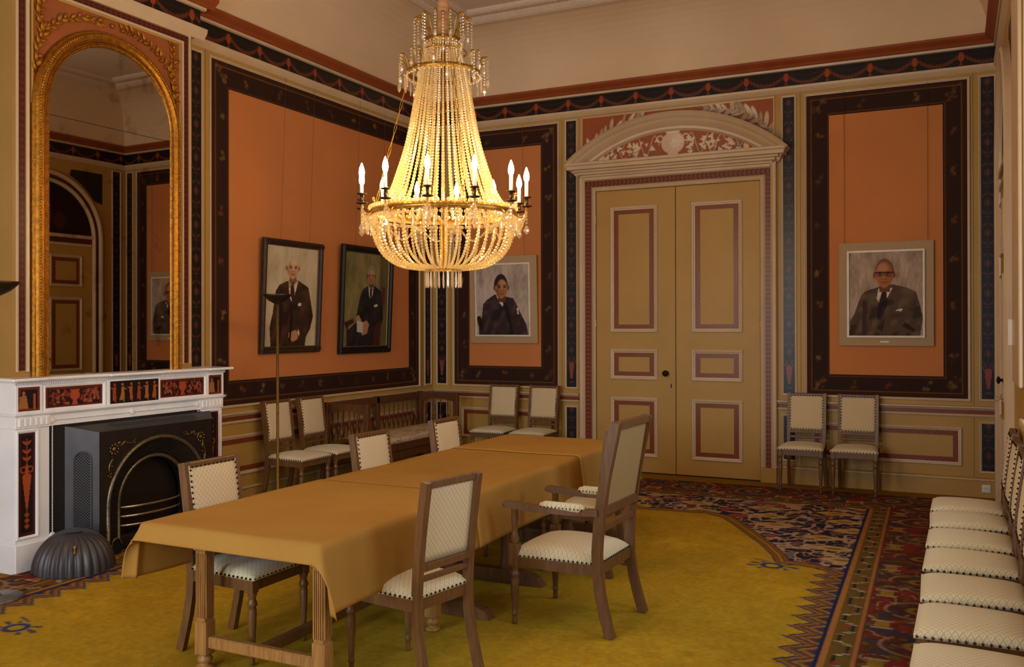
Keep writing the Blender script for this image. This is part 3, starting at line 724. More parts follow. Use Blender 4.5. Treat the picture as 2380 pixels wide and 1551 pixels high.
    # blue knot pendants on the field
    def knot(img, cx, cy, s, br=False):
        rr = np.hypot((X-cx), (Y-cy)*1.0)/s; a = np.arctan2(Y-cy, X-cx)
        img = put(img, soft(np.abs(rr-.42)*s-.013*s/.1, .010), (66, 72, 108)); img = put(img, ((rr < 1.25-.5*np.abs(np.sin(a))) & (rr > .6) & (np.sin(a*11+rr*2) > .25) & (np.abs(np.sin(a)) < .85)).astype(float), (66, 70, 104), .9); img = put(img, soft(seg(X, Y, (cx-.25*s, cy+.75*s), (cx-1.0*s, cy+1.0*s), .008), .008), (66, 70, 104), .9)
        if br:
            for a_, b_, w in (((-.8, -.3), (-2.2, -1.0), .020), ((-.9, -.6), (-.5, -1.5), .012), ((-1.4, -.5), (-2.0, .2), .018), ((-1.2, -.9), (-2.4, -1.6), .016)):
                img = put(img, soft(seg(X, Y, (cx+a_[0]*s, cy+a_[1]*s), (cx+b_[0]*s, cy+b_[1]*s), w), .012), (62, 70, 110))
            img = put(img, soft(seg(X, Y, (cx-1.5*s, cy-.9*s), (cx-2.4*s, cy-1.3*s), .02), .012), (170, 104, 52))
        return img
    img = knot(img, 4.93, -3.58, .15); img = knot(img, 3.30, -2.12, .13); img = knot(img, 1.28, -6.70, .14, True)
    Z = np.full(X.shape, .012)+.002*n3
    wx = px+(X-px)*c-(Y-py)*s; wy = py+(X-px)*s+(Y-py)*c
    keep = None
    return grid('carpet', np.stack([wx, wy, Z], -1), img, None, CARPET, keep, label='large mustard Persian carpet with red floral border and blue zigzag edging', cat='carpet')
carpet()

# ================================================================ FIREPLACE SURROUND
fp = thing('fireplace_surround', 'white marble fireplace surround with red and black painted panels', 'fireplace')
FX = .30; Fw = Wall((FX, 0, 0), (0, -1, 0), (1, 0, 0))
UL0, UL1, UR0, UR1 = 5.784, 6.05, 4.09, 4.355          # pilasters: far-left one nearest the camera
for a, b in ((UL0, UL1), (UR0, UR1)):
    mb = MB(); Fw.box(mb, a-.012, b+.012 if a > 5 else b, 0, .205, -.30, .022, .006); mb.build('plinth', MARBLE, fp)
    mb = MB(); Fw.box(mb, a, b, .205, 1.0, -.30, 0, .003); pil = mb.build('pilaster', MARBLE, fp)
    mb = MB(); Fw.box(mb, a-.004, b+.004, 1.0, 1.085, -.30, .012, .003)
    for i in range(6): x = a+.03+(b-a-.06)*i/5; Fw.box(mb, x-.012, x+.012, 1.015, 1.07, 0, .022, .004)
    mb.build('capital', MARBLE, fp)
    pu0, pu1 = (5.898, 6.025) if a > 5 else (4.14, 4.315)
    mb = MB(); Fw.frame(mb, pu0-.02, pu1+.02, .235, .99, .02, .016); mb.build('panel_moulding', MARBLE, pil)
    def legpaint(U, V, c=(pu0+pu1)/2, w=pu1-pu0):
        img = full(U, (78, 30, 26)); x = np.abs(U-c); img = put(img, ((x < w*.36) & (V > .28) & (V < .955)).astype(float), (32, 22, 24)); T_ = (176, 78, 40)
        img = put(img, poly(U, V, [(c-.034, .66), (c+.034, .66), (c+.006, .44), (c-.006, .44)]), T_); img = put(img, soft(ell(U, V, c, .665, .034, .022), .005), T_)
        img = put(img, soft(seg(U, V, (c, .68), (c, .74), .010), .005), T_); img = put(img, soft(np.abs(np.hypot(x-.026, V-.715)-.02)-.004, .005), T_)
        for z in (.79, .84, .90): img = put(img, soft(ell(x, V, .014, z, .022, .009, .6), .005), T_, .9)
        for z in (.40, .36, .32): img = put(img, soft(ell(x, V, .006, z, .012, .012, .6), .005), T_, .8)
        return put(img, soft(x-.003, .004)*(V > .3)*(V < .93), T_, .8)
    Fw.paint('painted_panel', pu0, pu1, .255, .972, .003, .005, legpaint, pil)
mb = MB()
for u in (UL0-.02, UR1+.02):
    for i in range(66): mb.ball(Fw.p(u, .22+.012*i, .004), .0055, 5, 4)
for i in range(118): mb.ball(Fw.p(UR1+.02+(UL0-UR1-.04)*i/117, 1.04, .004), .0055, 5, 4)
mb.build('beading', MARBLE, fp, kind='stuff')
mb = MB(); Fw.box(mb, UR1, UL0, 1.0, 1.085, -.30, -.002, .002); Fw.box(mb, UR1+.0, UR1+.04, .205, 1.0, -.3, -.004); Fw.box(mb, UL0-.04, UL0, .205, 1.0, -.3, -.004); mb.build('inner_architrave', MARBLE, fp)
mb = MB()
for u, v in ((UL0-.02, 1.04), (UR1+.02, 1.04), (5.06, 1.04), (UL0-.02, .22)):
    T = Matrix.Translation(Fw.p(u, v, -.002)) @ Matrix.Rotation(R(90), 4, 'Y'); mb.lathe([(.022, 0), (.022, .008), (.016, .012), (.008, .008), (.004, .012), (.001, .012)], 12, T=T)
mb.build('rosettes', MARBLE, fp)
mb = MB()
for e, z0, z1, n in ((.012, 1.085, 1.094, .018), (.02, 1.094, 1.106, .03), (.006, 1.106, 1.11, .012)): Fw.box(mb, UR0-e, UL1+e, z0, z1, -.3, n, .002)
mb.build('architrave_moulding', MARBLE, fp)
mb = MB(); Fw.box(mb, UR0, UL1, 1.108, 1.305, -.3, 0, .002)
for a, b in ((5.85, 6.055), (4.795, 5.30), (UR0-.005, 4.285)): Fw.box(mb, a, b, 1.108, 1.305, 0, .014, .002)
fr = mb.build('mantel_frieze', MARBLE, fp)
def figures(n, seated=False):
    def f(U, V):
        u0, u1, v0, v1 = U.min(), U.max(), V.min(), V.max(); h = v1-v0; w = (u1-u0); img = full(U, (30, 22, 24)); rs = np.random.RandomState(n*7+int(u0*100) % 50)
        if n < 3: 
            d = np.minimum.reduce([U-u0, u1-U, V-v0, v1-V]); img = put(img, (d < .018).astype(float), (110, 46, 32))
        for i in range(n):
            x = u0+w*(i+.5)/n; c = [(176, 84, 42), (164, 104, 52), (150, 70, 40)][i % 3]; s = h*.8; y0 = v0+h*.1; tw = rs.uniform(-.02, .02)
            if seated:
                if i == 0: img = put(img, soft(seg(U, V, (x, y0), (x, y0+s*.72), .008), .005), c)
                else:
                    img = put(img, poly(U, V, [(x-.035, y0), (x+.045, y0), (x+.03, y0+s*.45), (x+.01, y0+s*.72), (x-.02, y0+s*.7)]), c); img = put(img, soft(np.hypot(U-x, V-y0-s*.82)-.012, .005), c)
                    img = put(img, soft(seg(U, V, (x, y0+s*.62), (x+.05, y0+s*.55), .005), .005), c)
                continue
            img = put(img, poly(U, V, [(x-.018, y0+s*.1), (x+.022+tw, y0+s*.02), (x+.014, y0+s*.5), (x+.016, y0+s*.78), (x-.012, y0+s*.8), (x-.014, y0+s*.45)]), c)
            img = put(img, soft(np.hypot(U-x-tw*.3, V-y0-s*.92)-.011, .005), c)
            img = put(img, soft(seg(U, V, (x, y0+s*.74), (x+(.03 if i % 2 else -.03), y0+s*(.55+.3*rs.rand())), .004), .005), c); img = put(img, soft(seg(U, V, (x, y0+s*.1), (x-.012, y0-.004), .005), .005), c)
        return img
    return f
def vine_panel(U, V):
    u0, u1, v0, v1 = U.min(), U.max(), V.min(), V.max(); c = (u0+u1)/2; m_ = (v0+v1)/2; rs = np.random.RandomState(int(u0*10)); img = full(U, (104, 40, 32))
    d = np.minimum.reduce([U-u0, u1-U, V-v0, v1-V]); img = put(img, (d > .016).astype(float), (46, 22, 22))
    for k in range(110):
        x, y = rs.uniform(u0+.03, u1-.03), rs.uniform(v0+.026, v1-.026)
        if abs(x-c) < .05: continue
        img = put(img, soft(ell(U, V, x, y, rs.uniform(.008, .018), rs.uniform(.006, .009), rs.rand()*3), .005), [(150, 66, 40), (124, 50, 36), (170, 92, 66)][rs.randint(3)], .85)
    img = put(img, soft(ell(U, V, c, m_+.01, .042, .036), .006), (170, 76, 42)); img = put(img, soft(seg(U, V, (c-.034, m_+.045), (c+.034, m_+.045), .007), .005), (170, 76, 42))
    return put(img, poly(U, V, [(c-.012, m_-.02), (c+.012, m_-.02), (c+.026, m_-.06), (c-.026, m_-.06)]), (170, 76, 42))
for a, b, z0, z1, fn, n in ((5.872, 6.035, 1.122, 1.288, figures(2, True), .0165), (5.341, 5.815, 1.122, 1.275, vine_panel, .003), (4.814, 5.279, 1.118, 1.29, figures(6), .0165), (4.309, 4.782, 1.122, 1.275, vine_panel, .003), (4.115, 4.263, 1.122, 1.288, figures(2, True), .0165)):
    Fw.paint('painted_panel', a, b, z0, z1, n, .005, fn, fr)
    if fn is vine_panel: mb = MB(); Fw.frame(mb, a-.022, b+.022, z0-.014, z1+.02, .02, .014); mb.build('panel_moulding', MARBLE, fr)
mb = MB()
for i in range(112): u = UR0-.01+(UL1-UR0+.02)*i/111; Fw.box(mb, u-.005, u+.005, 1.305, 1.318, -.02, .022)
Fw.box(mb, UR0-.01, UL1+.01, 1.318, 1.33, -.3, .03, .003); Fw.box(mb, UR0-.004, UL1+.004, 1.300, 1.318, -.3, .012); mb.build('dentil_moulding', MARBLE, fp)
mb = MB(); Fw.box(mb, 4.02, 6.10, 1.33, 1.352, -.3, .055, .005)
for a, b in ((5.84, 6.107), (4.79, 5.31), (4.013, 4.29)): Fw.box(mb, a, b, 1.33, 1.352, 0, .068, .005)
mb.build('mantel_shelf', MARBLE, fp)
anchor(fp, (.15, -5.07, 0))

# ================================================================ CAST IRON FIRE INSERT
ins = thing('fireplace_insert', 'black cast iron gas fire insert with arched opening and brass corner scrolls', 'fire insert')
IX = .48; Iw = Wall((IX, 0, 0), (0, -1, 0), (1, 0, 0)); iu0, iu1, it = 4.388, 5.513, .935; ic, iz = 4.955, .36; ro, ri = .485, .335
N_ = 28; arco = [(ic+ro, .10)]+[(ic+ro*math.cos(t), iz+ro*math.sin(t)) for t in np.linspace(0, PI, N_)]+[(ic-ro, .10)]
mb = MB()
rect = [(iu1, .10)]+[(ic+min(max(math.cos(t)*2, -1), 1)*(iu1-ic), min(iz+(it-iz)*math.sin(t)*2, it)) for t in np.linspace(0, PI, N_)]+[(iu0, .10)]
n = len(arco); vs = [Iw.p(*p) for p in arco]+[Iw.p(*p) for p in rect]; mb.add(vs, [(i, i+1, n+i+1, n+i) for i in range(n-1)])
Iw.box(mb, iu0, ic-ro, 0, .10, -.02, 0); Iw.box(mb, ic+ro, iu1, 0, .10, -.02, 0)
mb.build('front_plate', IRON, ins)
bi0, bi1 = 4.24, 5.66   # back edges
mb = MB(); mb.add([(IX, -iu1, 0), (IX, -iu1, it), (.30, -bi1, .985), (.30, -bi1, 0)], [(0, 1, 2, 3)]); side = mb.build('side_panel', IRON_G, ins)
mb = MB(); mb.add([(IX, -iu0, 0), (IX, -iu0, it), (.30, -bi0, .985), (.30, -bi0, 0)], [(0, 1, 2, 3)]); mb.build('side_panel', IRON_G, ins)
mb = MB(); mb.add([(IX, -iu1, it), (IX, -iu0, it), (.30, -bi0, .985), (.30, -bi1, .985)], [(0, 1, 2, 3)]); top = mb.build('hood_top', IRON, ins)
mb = MB().box((.05, -UL0, 0), (.30, -UR1, .999)); mb.v = [v for v in mb.v]; mb.build('firebox_back', mat('recess_black', (24, 20, 20), .9), ins)  # near-black block filling the opening around the insert
# fretted vent on the side panel and on the top
def stadium(l, r, n=8): return [(l+r*math.cos(t), r*math.sin(t)) for t in np.linspace(-PI/2, PI/2, n)]+[(-l+r*math.cos(t), r*math.sin(t)) for t in np.linspace(PI/2, 3*PI/2, n)]
def vent(T, l, r, par, holes, step):
    MB().tube([T @ Vector((a, b, .004)) for a, b in stadium(l, r)], .006, 6, True).build('vent_rim', IRON_G, par)
    mb = MB(); nx = int((l+r)*2/step); ny = int(2*r/step)
    for i in range(-nx, nx+1):
        for j in range(-ny, ny+1):
            x, y = i*step/2, j*step/2
            if (i+j) % 2: continue
            dx = max(0, abs(x)-l)
            if dx*dx+y*y > (r-.008)**2: continue
            s = step*.36; mb.add([(x-s, y, .0015), (x, y-s, .0015), (x+s, y, .0015), (x, y+s, .0015)], [(0, 1, 2, 3)], False, T)
    mb.build('vent_holes', holes, par, kind='stuff')
def basis(o, ex, ey):
    ex = Vector(ex).normalized(); ez = ex.cross(Vector(ey)).normalized(); ey = ez.cross(ex); T = Matrix.Identity(4)
    for i in range(3): T[i][0] = ex[i]; T[i][1] = ey[i]; T[i][2] = ez[i]; T[i][3] = o[i]
    return T
e_side = Vector((IX-.30, bi1-iu1, 0)); vent(basis(Vector((.30, -bi1, .47))+e_side*.52, (0, 0, 1), -e_side), .27, .058, side, HOLE, .021)
vent(basis(Vector((.395, -4.93, .961)), (0, -1, 0), Vector((-.18, 0, .05))), .40, .042, top, mat('vent_shadow', (26, 24, 26), .5, .4), .024)
# arched band, studs, mouldings
mb = MB(); k = len(arco); inn = [(ic+ri, .10)]+[(ic+ri*math.cos(t), iz+ri*math.sin(t)) for t in np.linspace(0, PI, N_)]+[(ic-ri, .10)]
mb.add([Iw.p(*p, 0) for p in arco]+[Iw.p(*p, -.07) for p in inn]+[Iw.p(*p, -.16) for p in inn], [(i, i+1, k+i+1, k+i) for i in range(k-1)]+[(k+i, k+i+1, 2*k+i+1, 2*k+i) for i in range(k-1)], True); band_ = mb.build('arched_band', IRON, ins)
mb = MB()
for i in range(64):
    for j in range(7):
        t = PI*(i+.5*(j % 2))/63; q = (j+.8)/7.6; r_ = ro+(ri-ro)*q; mb.gem(Iw.p(ic+r_*math.cos(t), iz+r_*math.sin(t), -.07*q+.003), .008, .008, 4)
for s_ in (-1, 1):
    for i in range(12):
        for j in range(7): q = (j+.8)/7.6; r_ = ro+(ri-ro)*q; mb.gem(Iw.p(ic+s_*r_, .12+.02*i+.01*(j % 2), -.07*q+.002), .0062, .0062, 4)
mb.build('studs', IRON, band_, kind='stuff')
for r_, h_, w_ in ((ro, .004, .016), (ri, -.066, .016)):
    MB().tube([Iw.p(ic+r_, .10, h_)]+[Iw.p(ic+r_*math.cos(t), iz+r_*math.sin(t), h_) for t in np.linspace(0, PI, 40)]+[Iw.p(ic-r_, .10, h_)], w_, 6).build('arch_trim', mat('worn_iron_edge', (140, 124, 98), .38, .75, var=.3, scale=60), ins)
mb = MB(); gp = [(ic+ri*.97, .1)]+[(ic+(ri-.02)*math.cos(t), iz+(ri-.02)*math.sin(t)) for t in np.linspace(0, PI, 24)]+[(ic-ri*.97, .1)]
mb.add([Iw.p(*p, -.155) for p in gp], [tuple(range(len(gp)))]); mb.build('fire_back', mat('fire_back_dark', (30, 24, 20), .35, .2), ins)
for z, dn in ((.33, -.02), (.26, -.02), (.19, -.02)):
    MB().tube([Iw.p(ic+.30*math.cos(t)*1.02, z, -.12+.10*math.sin(t)) for t in np.linspace(0.05, PI-.05, 20)], .011, 8).build('grate_bar', STEEL, ins)
mb = MB(); Iw.box(mb, ic-.33, ic+.33, .02, .12, -.14, -.06, .01); mb.build('ash_tray', IRON, ins)
for s_ in (-1, 1):
    u_ = ic+s_*.41; mb = MB(); mb.tube([Iw.p(u_+.045*math.cos(t), (.09 if t < 0 or t > PI else .075)+.055*max(0, math.sin(t)), .004) for t in np.linspace(0, PI, 12)], .007, 6)
    mb.build('damper_trim', MATS['worn_iron_edge'], ins); mb = MB(); pts = [(u_+.042*math.cos(t), .075+.052*math.sin(t)) for t in np.linspace(0, PI, 12)]+[(u_-.042, .0), (u_+.042, 0)]
    mb.add([Iw.p(*p, .003) for p in pts], [tuple(range(len(pts)))]); mb.build('damper_hole', HOLE, ins)
# brass scroll corners
rs = random.Random(3)
for s_ in (-1, 1):
    mb = MB(); cu, cvv = ic+s_*.475, .845
    def P_(a, b): return Iw.p(cu-s_*a, cvv-b, .006)
    mb.ball(P_(.045, .05), .022, 8, 5, (.5, 1, 1))
    for k in range(9): g = k*2*PI/9; mb.ball(P_(.045+.036*math.cos(g), .05+.036*math.sin(g)), .011, 6, 4, (.6, 1, 1))
    for (a0, b0, a1, b1) in ((.08, .02, .24, .0), (.02, .09, .0, .27)):
        pts = []
        for t in np.linspace(0, 1, 14): pts.append(P_(a0+(a1-a0)*t+.012*math.sin(t*9), b0+(b1-b0)*t+.012*math.cos(t*9)))
        mb.tube(pts, [.009*(1-.8*i/13)+.002 for i in range(14)], 6)
        for i in range(9):
            t = i/9; p = P_(a0+(a1-a0)*t+rs.uniform(-.018, .018), b0+(b1-b0)*t+rs.uniform(-.018, .018)); mb.ball(p, .011*(1-.6*t)+.002, 6, 4, (.5, 1, 1))
    mb.build('corner_scroll', mat('dull_brass_scroll', (140, 112, 70), .35, .85, var=.3, scale=60), ins)
anchor(ins, (.39, -4.95, 0))

# ================================================================ FLUTED FIRE COVER (half dome standing on the hearth)
dome = thing('fire_cover', 'dark grey fluted half-dome fire cover standing before the fireplace', 'fire cover', (.575, -5.800, .016), math.atan2(-.6, .8)); dome.scale = (.95, .94, 1.02)
fl = lambda a, z: 1+.085*(abs(math.sin(a*13))-.5)*min(1, (0.30-z)/.08)
MB().lathe([(.262, 0), (.262, .03), (.258, .07), (.247, .11), (.228, .15), (.198, .19), (.155, .222), (.10, .243), (.055, .250)], 108, a0=-PI/2, a1=PI/2, cap=False, flute=fl).build('fluted_hood', IRON_G, dome)
pts = [(.286*math.sin(t), .283*math.cos(t)) for t in np.linspace(-PI/2, PI/2, 40)]
T = Matrix(((0, 0, 1, 0), (1, 0, 0, 0), (0, 1, 0, 0), (0, 0, 0, 1)))
MB().prism(pts, -.012, .0, T=T).build('back_plate', IRON_G, dome)
MB().lathe([(.060, .250), (.06, .2515), (.002, .2515)], 20, a0=-PI/2, a1=PI/2, cap=False).build('top_recess', IRON, dome)
MB().lathe([(.004, 0), (.01, .004), (.012, .02), (.007, .04), (.011, .055), (.009, .065), (.001, .068)], 10, c=(.224, .0, .135)).build('handle', BRASS, dome)

# ================================================================ OVERMANTEL MIRROR
mir = thing('overmantel_mirror', 'tall arched mirror in a gilded frame with laurel spandrels above the mantel', 'mirror')
MC, mz = 5.175, 3.30
def archp(r, n=40, z0=1.352): return [(MC+r, z0)]+[(MC+r*math.cos(t), mz+r*math.sin(t)) for t in np.linspace(0, PI, n)]+[(MC-r, z0)]
mb = MB(); Bz.sweep(mb, archp(.56), [(0, 0), (0, .03), (-.006, .042), (-.016, .046), (-.024, .034), (-.03, .034), (-.042, .05), (-.06, .062), (-.082, .062), (-.098, .05), (-.106, .036), (-.118, .036), (-.125, .02), (-.125, 0)], smooth=False)
frame_ = mb.build('gilt_frame', GOLD, mir)
mb = MB()
def along(r, step):
    L_ = mz-1.36; tot = 2*L_+PI*r; k = int(tot/step)
    for i in range(k):
        d = (i+.5)*tot/k
        if d < L_: yield (MC+r, 1.36+d, PI/2)
        elif d < L_+PI*r: t = (d-L_)/r; yield (MC+r*math.cos(t), mz+r*math.sin(t), t+PI/2)
        else: yield (MC-r, mz-(d-L_-PI*r), -PI/2)
for u, v, a in along(.645, .022): 
    p = Bz.p(u, v, .058); mb.ball(p, .017, 6, 4, (.5, .42 if abs(math.cos(a)) < .5 else .9, .42 if abs(math.sin(a)) < .5 else .9))
mb.build('leaf_moulding', GOLD, frame_, kind='stuff')
mb = MB()
for u, v, a in along(.572, .016): mb.ball(Bz.p(u, v, .046), .0062, 5, 4)
mb.build('pearl_beading', GOLD, frame_, kind='stuff')
def mirror_mat():
    m = bpy.data.materials.new('aged_mirror_glass'); m.use_nodes = True; N = m.node_tree.nodes; K = m.node_tree.links; b = N['Principled BSDF']
    b.inputs['Metallic'].default_value = 1; b.inputs['Roughness'].default_value = .012
    tc = N.new('ShaderNodeTexCoord'); nz = N.new('ShaderNodeTexNoise'); nz.inputs['Scale'].default_value = 7; nz.inputs['Detail'].default_value = 6; K.new(tc.outputs['Object'], nz.inputs['Vector'])
    rp = N.new('ShaderNodeValToRGB'); rp.color_ramp.elements[0].position = .28; rp.color_ramp.elements[1].position = .42
    rp.color_ramp.elements[0].color = (.36, .30, .24, 1); rp.color_ramp.elements[1].color = (.56, .51, .45, 1); K.new(nz.outputs[0], rp.inputs[0]); K.new(rp.outputs[0], b.inputs['Base Color']); return m
MIRM = mirror_mat()
tilt = lambda u: .024-(u-MC)*.0175
mb = MB(); lo = [(MC+.565, 1.352), (MC+.565, 3.246), (MC-.565, 3.246), (MC-.565, 1.352)]; mb.add([Bz.p(u, v, tilt(u)) for u, v in lo], [(0, 1, 2, 3)]); mb.build('mirror_pane', MIRM, mir)
hi = [(MC-.565, 3.25), (MC+.565, 3.25)]+[(MC+.565*math.cos(t), mz+.565*math.sin(t)) for t in np.linspace(0, PI, 32)]
mb = MB(); mb.add([Bz.p(u, v, tilt(u)) for u, v in hi], [tuple(range(len(hi)))]); mb.build('mirror_pane', MIRM, mir)
mb = MB(); Bz.box(mb, MC-.56, MC+.56, 3.24, 3.256, .002, .010); mb.build('pane_joint', HOLE, mir)
# spandrel with gilded laurel
s0, s1, st = 4.49, 5.85, 4.105
mb = MB(); k = 41; ar = [(MC+.66*math.cos(t), mz+.66*math.sin(t)) for t in np.linspace(0, PI, k)]
top_ = [(s1+(s0-s1)*i/(k-1), st) for i in range(k)]
mb.add([Bz.p(u, v, .006) for u, v in ar]+[Bz.p(u, v, .006) for u, v in top_], [(i, i+1, k+i+1, k+i) for i in range(k-1)])
mb.add([Bz.p(s1, mz, .006), Bz.p(MC+.66, mz, .006), Bz.p(s1, st, .006)], [(0, 1, 2)]); mb.add([Bz.p(s0, mz, .006), Bz.p(MC-.66, mz, .006), Bz.p(s0, st, .006)], [(0, 1, 2)])
spn = mb.build('spandrel', mat('spandrel_orange', (158, 84, 34), .6, var=.1, scale=5), mir)
mb = MB(); Bz.sweep(mb, [(s1+.01, 3.3), (s1+.01, st+.008), (s0-.01, st+.008), (s0-.01, 3.3)], [(0, 0), (0, .014), (.014, .014), (.014, 0)]); mb.build('spandrel_frame', CREAM, mir)
lm = MB(); lv = []; 
for i in range(7):
    t = i/6; w = .21*math.sin(PI*t**.8)+.001; lv += [(t, -w, 0), (t, 0, .22*math.sin(PI*t)+.02), (t, w, 0)]
lm.add(lv, [(3*i+a, 3*i+a+1, 3*i+a+4, 3*i+a+3) for i in range(6) for a in (0, 1)], True)
leaf0 = None; rs = random.Random(9)
def leaf(p, ang, ln):
    global leaf0
    if leaf0 is None:
        leaf0 = lm.build('laurel_leaf', GOLD, mir); o = leaf0
    else: o = leaf0.copy(); COL.objects.link(o); o.parent = mir
    ex = Bz.ud*math.cos(ang)+Vector((0, 0, 1))*math.sin(ang)+Bz.nd*.22; T = basis(p, ex, Bz.ud*-math.sin(ang)+Vector((0, 0, 1))*math.cos(ang))
    if T.col[2].to_3d().dot(Bz.nd) < 0: T = T @ Matrix.Diagonal((1, -1, -1, 1))
    o.matrix_basis = T @ Matrix.Diagonal((ln, ln, ln, 1))
stems = MB()
for s_ in (1, -1):
    base = Vector((MC+s_*.655, 3.52)); ctl = [base, Vector((MC+s_*.63, 3.72)), Vector((MC+s_*.58, 3.86)), Vector((MC+s_*.44, 3.97)), Vector((MC+s_*.26, 4.045)), Vector((MC+s_*.09, 4.05))]
    stems.tube([Bz.p(c.x, c.y, .014) for c in ctl], [.007, .007, .006, .005, .004, .003], 6)
    for i in range(30):
        t = (i+.5)/30*(len(ctl)-1); k = int(t); c = ctl[k].lerp(ctl[k+1], t-k); d = ctl[k+1]-ctl[k]; a = math.atan2(d.y, d.x)+(1 if i % 2 else -1)*rs.uniform(.35, .85)
        leaf(Bz.p(c.x, c.y, .014), a, rs.uniform(.055, .085))
    br = [Vector((MC+s_*.60, 3.80)), Vector((MC+s_*.625, 3.95)), Vector((MC+s_*.60, 4.08))]
    stems.tube([Bz.p(c.x, c.y, .014) for c in br], .005, 6)
    for i in range(9):
        t = (i+.5)/9*2; k = int(t); c = br[k].lerp(br[k+1], t-k); d = br[k+1]-br[k]; leaf(Bz.p(c.x, c.y, .014), math.atan2(d.y, d.x)+(1 if i % 2 else -1)*rs.uniform(.4, .9), rs.uniform(.05, .08))
stems.ball(Bz.p(MC, 4.05, .012), .02, 8, 5); stems.build('laurel_stems', GOLD, mir)
anchor(mir, (BX, -MC, 1.352)); 

# ================================================================ TORCHERE FLOOR LAMPS
def torchere(label, loc, br):
    t = thing('floor_lamp', label, 'lamp', loc, 0, 'uplighter floor lamps')
    MB().lathe([(.15, 0), (.15, .012), (.14, .018), (.03, .022), (.016, .03), (.012, .05)], 36).build('base', mat('grey_lamp_base', (120, 112, 104), .35, .6), t)
    MB().tube([(0, 0, .03), (0, 0, 1.90)], .0125, 12).build('pole', BRASS, t)
    MB().lathe([(.008, 1.885), (.03, 1.895), (.075, 1.92), (.108, 1.95), (.128, 1.975), (.126, 1.977), (.104, 1.955), (.07, 1.928), (.02, 1.905)], 40, cap=False).build('bowl_shade', DARKMET, t)
    return t
torchere('slim brass uplighter floor lamp standing between fireplace and table', (.80, -3.945, .013), 0)
torchere('uplighter floor lamp cut off by the left edge of the picture', (.745, -6.48, .013), 0)

